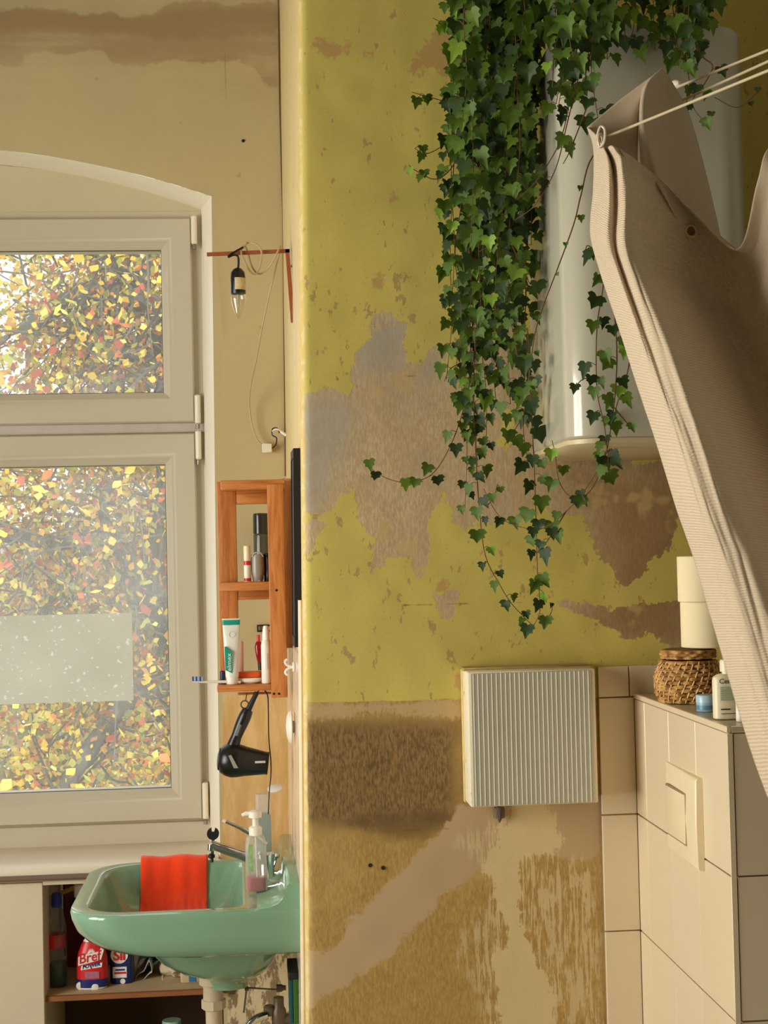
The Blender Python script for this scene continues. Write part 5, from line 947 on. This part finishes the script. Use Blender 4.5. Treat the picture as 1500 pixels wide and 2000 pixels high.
stem([(930, 60), (895, 75), (862, 45), (845, 35)], 2.95, dens=30, size=(20, 28)); stem([(925, 190), (885, 200), (840, 190), (805, 180)], 2.95, dens=22, size=(20, 34)); stem([(920, 200), (880, 270), (835, 300), (810, 290)], 2.97, dens=26, size=(24, 36))
stem([(905, 280), (880, 330), (850, 350), (815, 335), (798, 322)], 2.98, dens=20, size=(18, 28)); stem([(900, 390), (870, 395), (850, 410)], 3.0, dens=24, size=(26, 36)); stem([(915, 560), (888, 575), (872, 600)], 3.02, dens=22, size=(18, 28))
stem([(920, 700), (880, 720), (868, 745)], 3.04, dens=24, size=(18, 28)); stem([(950, 990), (965, 970), (972, 945)], 3.08, dens=60, size=(12, 20)); stem([(1000, 480), (1020, 520), (1035, 555)], 2.92, dens=24, size=(30, 42)); stem([(1000, 540), (1040, 560), (1062, 545)], 2.94, dens=24, size=(30, 40))
stem([(1340, 60), (1372, 110), (1392, 130), (1372, 170), (1352, 200), (1372, 232), (1395, 222)], 2.62, dens=30, size=(20, 34)); stem([(1395, 190), (1440, 210), (1480, 180), (1488, 172)], 2.62, dens=60, size=(10, 16), rad=.001); stem([(1340, 60), (1345, 150), (1355, 190)], 2.64, dens=36, size=(24, 34))
for sx, sy in ((870, 480), (880, 620), (1000, 800), (985, 860), (1060, 830), (1060, 1060)): stem([(sx+45, sy-60), (sx+20, sy-20), (sx, sy+10)], 3.02, dens=22, size=(24, 36))
def lmat(L_):
    at, tip, nrm, s, v, yg, base = L_; y = -tip; z = (nrm-y*nrm.dot(y)).normalized(); x = y.cross(z); return Matrix(((x.x*s, y.x*s, z.x*s, at.x), (x.y*s, y.y*s, z.y*s, at.y), (x.z*s, y.z*s, z.z*s, at.z), (0, 0, 0, 1)))
# keep leaves out of the heater casing and the wall
def okl(L_):
    p_ = L_[0]; q = p_+L_[1]*L_[3]
    for a in (p_, q):
        if bx0-.004 < a.x < bx1 and a.y > by0-.004 and bz0-.01 < a.z < bz1: return False
    return q.y < 3.19
leaves = [L_ for L_ in leaves if okl(L_)]
vis = lambda L_: -20 < pix(L_[0])[1]
leaves = [L_ for L_ in leaves if pix(L_[0])[1] > -120]
leaves.sort(key=lambda L_: -L_[3]/L_[0].y-(.1 if L_[0].y < 2.93 else 0)+(1 if not vis(L_) else 0))
extra = bmn(); pet = bmn(); slots = []
for i, L_ in enumerate(leaves):
    r_ = rnd.random(); ci = 2 if (r_ < L_[5]*.5 and L_[4] > .55) or r_ < .05 else (1 if r_ < .42+.3*L_[4] else 0); me = lms[ci][rnd.randrange(4)]; m4 = lmat(L_)
    tube(pet, [L_[6], (L_[6]+L_[0])/2+Vector((0, -.002, .003)), L_[0]], .0007, 3, False)
    if i < 298:
        o = bpy.data.objects.new('leaf', me); C.objects.link(o); o.parent = iv; m5 = m4.copy(); m5.translation -= ROOT[iv]; o.matrix_local = m5
    else:
        n0_ = len(extra.faces); vs = [extra.verts.new(m4 @ v.co) for v in me.vertices]
        for p_ in me.polygons:
            f = extra.faces.new([vs[k] for k in p_.vertices]); f.material_index = ci; f.smooth = True
bmesh.ops.recalc_face_normals
me = bpy.data.meshes.new('foliage'); extra.to_mesh(me); extra.free()
o = obj('foliage', me, lmats, iv, smooth=0, kind='stuff', label='smaller inner ivy leaves'); 
for p_ in o.data.polygons: p_.use_smooth = True
obj('petioles', pet, stem_m, iv, kind='stuff')
print('ivy leaves', len(leaves), 'stems', nstem)

# ================================================================== OUTSIDE: autumn trees, house, ground
gm = simple('autumn lawn', (120, 116, 70), .95, .2, 1.5); struct('ground', Box((-30, 5.5, -4.3), (30, 60, -4.0)), gm)
bark = M('grey bark', rough=.9); f_ = bark.noise(14, bark.pos((1, 1, .3)), 4, .65); bark.set(color=bark.mix(f_, lin((50, 46, 40)), lin((100, 94, 82)))); bark.bump(f_, .6, .02)
def outm(nm, tl=.5):
    m = M(nm, rough=.6); t_ = m.t; c = m.attr('tint', True); m.set(color=c); q = m.n('ShaderNodeBsdfTranslucent'); m.put(q.inputs[0], c); mx = m.n('ShaderNodeMixShader'); mx.inputs[0].default_value = tl
    t_.links.new(m.b.outputs[0], mx.inputs[1]); t_.links.new(q.outputs[0], mx.inputs[2]); t_.links.new(mx.outputs[0], m.out.inputs[0]); return m.m
fol = outm('autumn leaves')
PAL = np.array([lin(c)[:3] for c in ((240, 204, 62), (228, 178, 44), (206, 196, 74), (160, 160, 60), (214, 120, 60), (186, 84, 62), (122, 126, 56), (176, 130, 70), (236, 220, 110), (150, 90, 56))])
def cloud(n_, xr, yr, zr_, size, wts, seed, hole=None, clump=None):
    g_ = np.random.default_rng(seed)
    if clump is not None:
        k = g_.integers(0, len(clump), n_); p_ = clump[k]+g_.normal(0, 1, (n_, 3))*np.array((.30, .30, .24))
    else: p_ = np.stack([g_.uniform(*xr, n_), g_.uniform(*yr, n_), g_.uniform(*zr_, n_)], 1)
    if hole is not None: p_ = p_[~hole(p_)]
    n_ = len(p_); s = g_.uniform(*size, n_)[:, None]; t = g_.normal(0, 1, (n_, 3))+np.array((0, 0, -.7)); t /= np.linalg.norm(t, axis=1)[:, None]; u = np.cross(t, g_.normal(0, 1, (n_, 3))); u /= np.linalg.norm(u, axis=1)[:, None]; w_ = np.cross(t, u)
    tm = np.array(((0, 0, 0), (.35, .28, .10), (.62, .40, .05), (1, 0, .12), (.62, -.40, .05), (.35, -.28, .10)))
    V_ = p_[:, None, :]+s[:, None, :]*(tm[None, :, 0:1]*t[:, None, :]+tm[None, :, 1:2]*u[:, None, :]+tm[None, :, 2:3]*w_[:, None, :])
    ci = g_.choice(len(PAL), n_, p=np.array(wts)/sum(wts)); col = PAL[ci]*g_.uniform(.7, 1.15, (n_, 1))
    F_ = (np.arange(n_)[:, None, None]*6+np.array(((0, 3, 2, 1), (0, 5, 4, 3)))[None]).reshape(-1, 4)
    me = bpy.data.meshes.new('foliage'); me.from_pydata(V_.reshape(-1, 3).tolist(), [], F_.tolist())
    a = me.attributes.new('tint', 'FLOAT_COLOR', 'POINT'); a.data.foreach_set('color', np.concatenate([np.repeat(col, 6, 0), np.ones((n_*6, 1))], 1).astype(np.float32).ravel()); return me
def limb(pts, r0, r1, par, nm='branch'):
    c_ = cr(pts, 6); obj(nm, Tube(c_, [r0+(r1-r0)*i/(len(c_)-1) for i in range(len(c_))], 9), bark, par)
    return c_
Yt_ = 9.0; tr = thing('autumn_tree', 'big autumn tree with yellow, orange and red leaves close outside the window', 'tree', (P(470, 1088, Yt_).x, Yt_, -4.0))
T = lambda x, y, Y=Yt_: P(x, y, Y)
base = Vector((T(520, 1088).x, Yt_, -4.0)); br_pts = []
br_pts += limb([base, base+Vector((-.05, 0, 1.6)), T(440, 1560), T(400, 1380), T(345, 1225), T(300, 1160)], .26, .10, tr, 'trunk')
br_pts += limb([T(345, 1225), T(300, 1160), T(265, 1105), T(225, 1065), T(170, 1050), T(110, 1062), T(40, 1050), T(-80, 1030)], .075, .03, tr)
br_pts += limb([T(430, 1340), T(330, 1340), T(250, 1365), T(200, 1430), T(150, 1500), T(110, 1570)], .07, .045, tr)
br_pts += limb([T(300, 1160), T(330, 980), T(330, 850), T(330, 700), T(300, 600), T(230, 572), T(160, 578), T(110, 600), T(40, 650)], .09, .05, tr)
br_pts += limb([T(330, 720), T(250, 690), T(200, 680), T(160, 650), T(130, 610)], .05, .03, tr); br_pts += limb([T(330, 850), T(320, 700), T(280, 560), T(285, 520), T(310, 480), T(330, 380)], .05, .03, tr)
br_pts += limb([T(225, 1065), T(200, 980), T(250, 900), T(260, 820)], .035, .02, tr); br_pts += limb([T(170, 1050), T(120, 1150), T(80, 1210), T(60, 1280)], .04, .02, tr); br_pts += limb([T(280, 560), T(200, 500), T(100, 470), T(-60, 520)], .04, .015, tr)
twm = bmn(); cl = []
tg = random.Random(3)
for k in range(300):
    a = tg.choice(br_pts)+Vector((tg.gauss(0, .1), tg.gauss(0, .15), tg.gauss(0, .1))); d = Vector((tg.gauss(-.15, .7), tg.gauss(0, .6), tg.gauss(-.05, .6)))*.8
    pts = [a, a+d*.4+Vector((0, 0, tg.gauss(0, .05))), a+d*.75+Vector((tg.gauss(0, .07), 0, tg.gauss(0, .07))), a+d+Vector((0, 0, -.12))]
    c_ = cr(pts, 3); tube(twm, c_, [.010*(1-.7*i/len(c_)) for i in range(len(c_))], 4, False); cl += [tuple(p_) for p_ in c_[3:]]
obj('twigs', twm, bark, tr, kind='stuff')
cl = np.array(cl); cl = cl[cl[:, 2] > -2.6]; cl[:, 1] += .5
qa, qb = P(-60, 760, Yt_), P(150, 440, Yt_); cl = cl[(cl[:, 2]-qa.z)*(qb.x-qa.x) < (cl[:, 0]-qa.x)*(qb.z-qa.z)]
me = cloud(36000, 0, 0, 0, (.022, .062), (18, 11, 12, 9, 10, 8, 7, 6, 14, 4), 5, clump=cl); obj('foliage', me, fol, tr, smooth=0, kind='stuff')
# the nearest leaves one by one
near = cloud(1, (0, 1), (0, 1), (0, 1), (1, 1), (1,)+(0,)*9, 1)
lm_ = []
for ci, (a, b) in enumerate((((236, 196, 52), (244, 214, 84)), ((214, 110, 52), (224, 140, 70)), ((168, 176, 62), (206, 204, 84)), ((176, 74, 58), (196, 98, 66)))):
    me = bpy.data.meshes.new('leaf'); me.from_pydata([(0, 0, 0), (.30, .30, .08), (.40, .62, .04), (0, 1, .1), (-.40, .62, .04), (-.30, .30, .08)], [], [(0, 1, 2, 3), (0, 3, 4, 5)]); me.materials.append(leafmat('autumn leaf', a, b)); lm_.append(me)
for k in range(150):
    y = tg.uniform(7.6, 8.7); px, py = tg.uniform(-60, 345), tg.uniform(470, 1560); px = px if py > 640-px else px+160; p_ = P(px, py, y)
    o = bpy.data.objects.new('leaf', lm_[tg.choices(range(4), (5, 2, 3, 2))[0]]); C.objects.link(o); o.parent = tr; s = tg.uniform(.045, .085)
    o.location = p_-ROOT[tr]; o.rotation_euler = (tg.uniform(2, 4.4), tg.uniform(-.8, .8), tg.uniform(0, 6.28)); o.scale = (s, s, s)
# trees farther back
def far_tree(px, Y, hgt, wdt, n_, wts, label, seed, zc):
    c0 = Vector((P(px, 1088, Y).x, Y, -4.0)); t = thing('distant_tree', label, 'tree', c0)
    limb([c0, c0+Vector((.1, 0, 2.5)), c0+Vector((-.1, 0, 5)), c0+Vector((.1, 0, hgt))], .2, .05, t, 'trunk')
    for k in range(7):
        a = c0+Vector((0, 0, 2.2+k*.8)); limb([a, a+Vector((tg.uniform(-1, 1)*wdt*.5, tg.uniform(-.5, .5), .6)), a+Vector((tg.uniform(-1, 1)*wdt, tg.uniform(-.6, .6), 1.1))], .06, .015, t)
    g_ = np.random.default_rng(seed); d = g_.normal(0, 1, (160, 3)); d /= np.linalg.norm(d, axis=1)[:, None]; cl_ = np.array(c0)[None]+np.array((0, 0, zc))+d*g_.uniform(.3, 1, (160, 1))*np.array((wdt, wdt*.7, hgt*.42))
    obj('foliage', cloud(n_, 0, 0, 0, (.07, .15), wts, seed, clump=cl_), fol, t, smooth=0, kind='stuff')
far_tree(70, 19, 5.4, 2.0, 9000, (6, 4, 12, 22, 4, 2, 22, 6, 6, 2), 'greener bushy tree behind the big autumn tree, at left of the pane', 21, 3.9)
far_tree(340, 26, 8.6, 2.1, 9000, (8, 6, 12, 16, 9, 6, 16, 12, 6, 6), 'olive and rust coloured tree behind the big autumn tree, at right of the pane', 22, 4.2)
# pale house across the yard
t = thing('pale_house', 'pale grey house across the yard seen in gaps under the leaves', 'house', (-1.5, 34, -4.0))
hw_ = simple('pale house plaster', (214, 208, 206), .9, .04, 2); obj('wall', Box((-9, 34, -4), (5, 40, .1)), hw_, t); obj('roof', prism(bmn(), [(33.4, .1), (40.6, .1), (37, 2.2)], 'x', -9.4, 5.4), simple('grey slate roof', (120, 126, 138), .8, .1, 3), t)
for k in range(8):
    for z in (-3.0, -1.3):
        x = -8+k*1.6; f = obj('window', frame(x, x+.8, z, z+1.1, [(0, 33.99), (0, 33.93), (.07, 33.93), (.07, 33.99)]), white, t); obj('pane', Box((x+.06, 33.96, z+.06), (x+.74, 33.985, z+1.04)), simple('dark house glass', (96, 110, 130), .1), f)
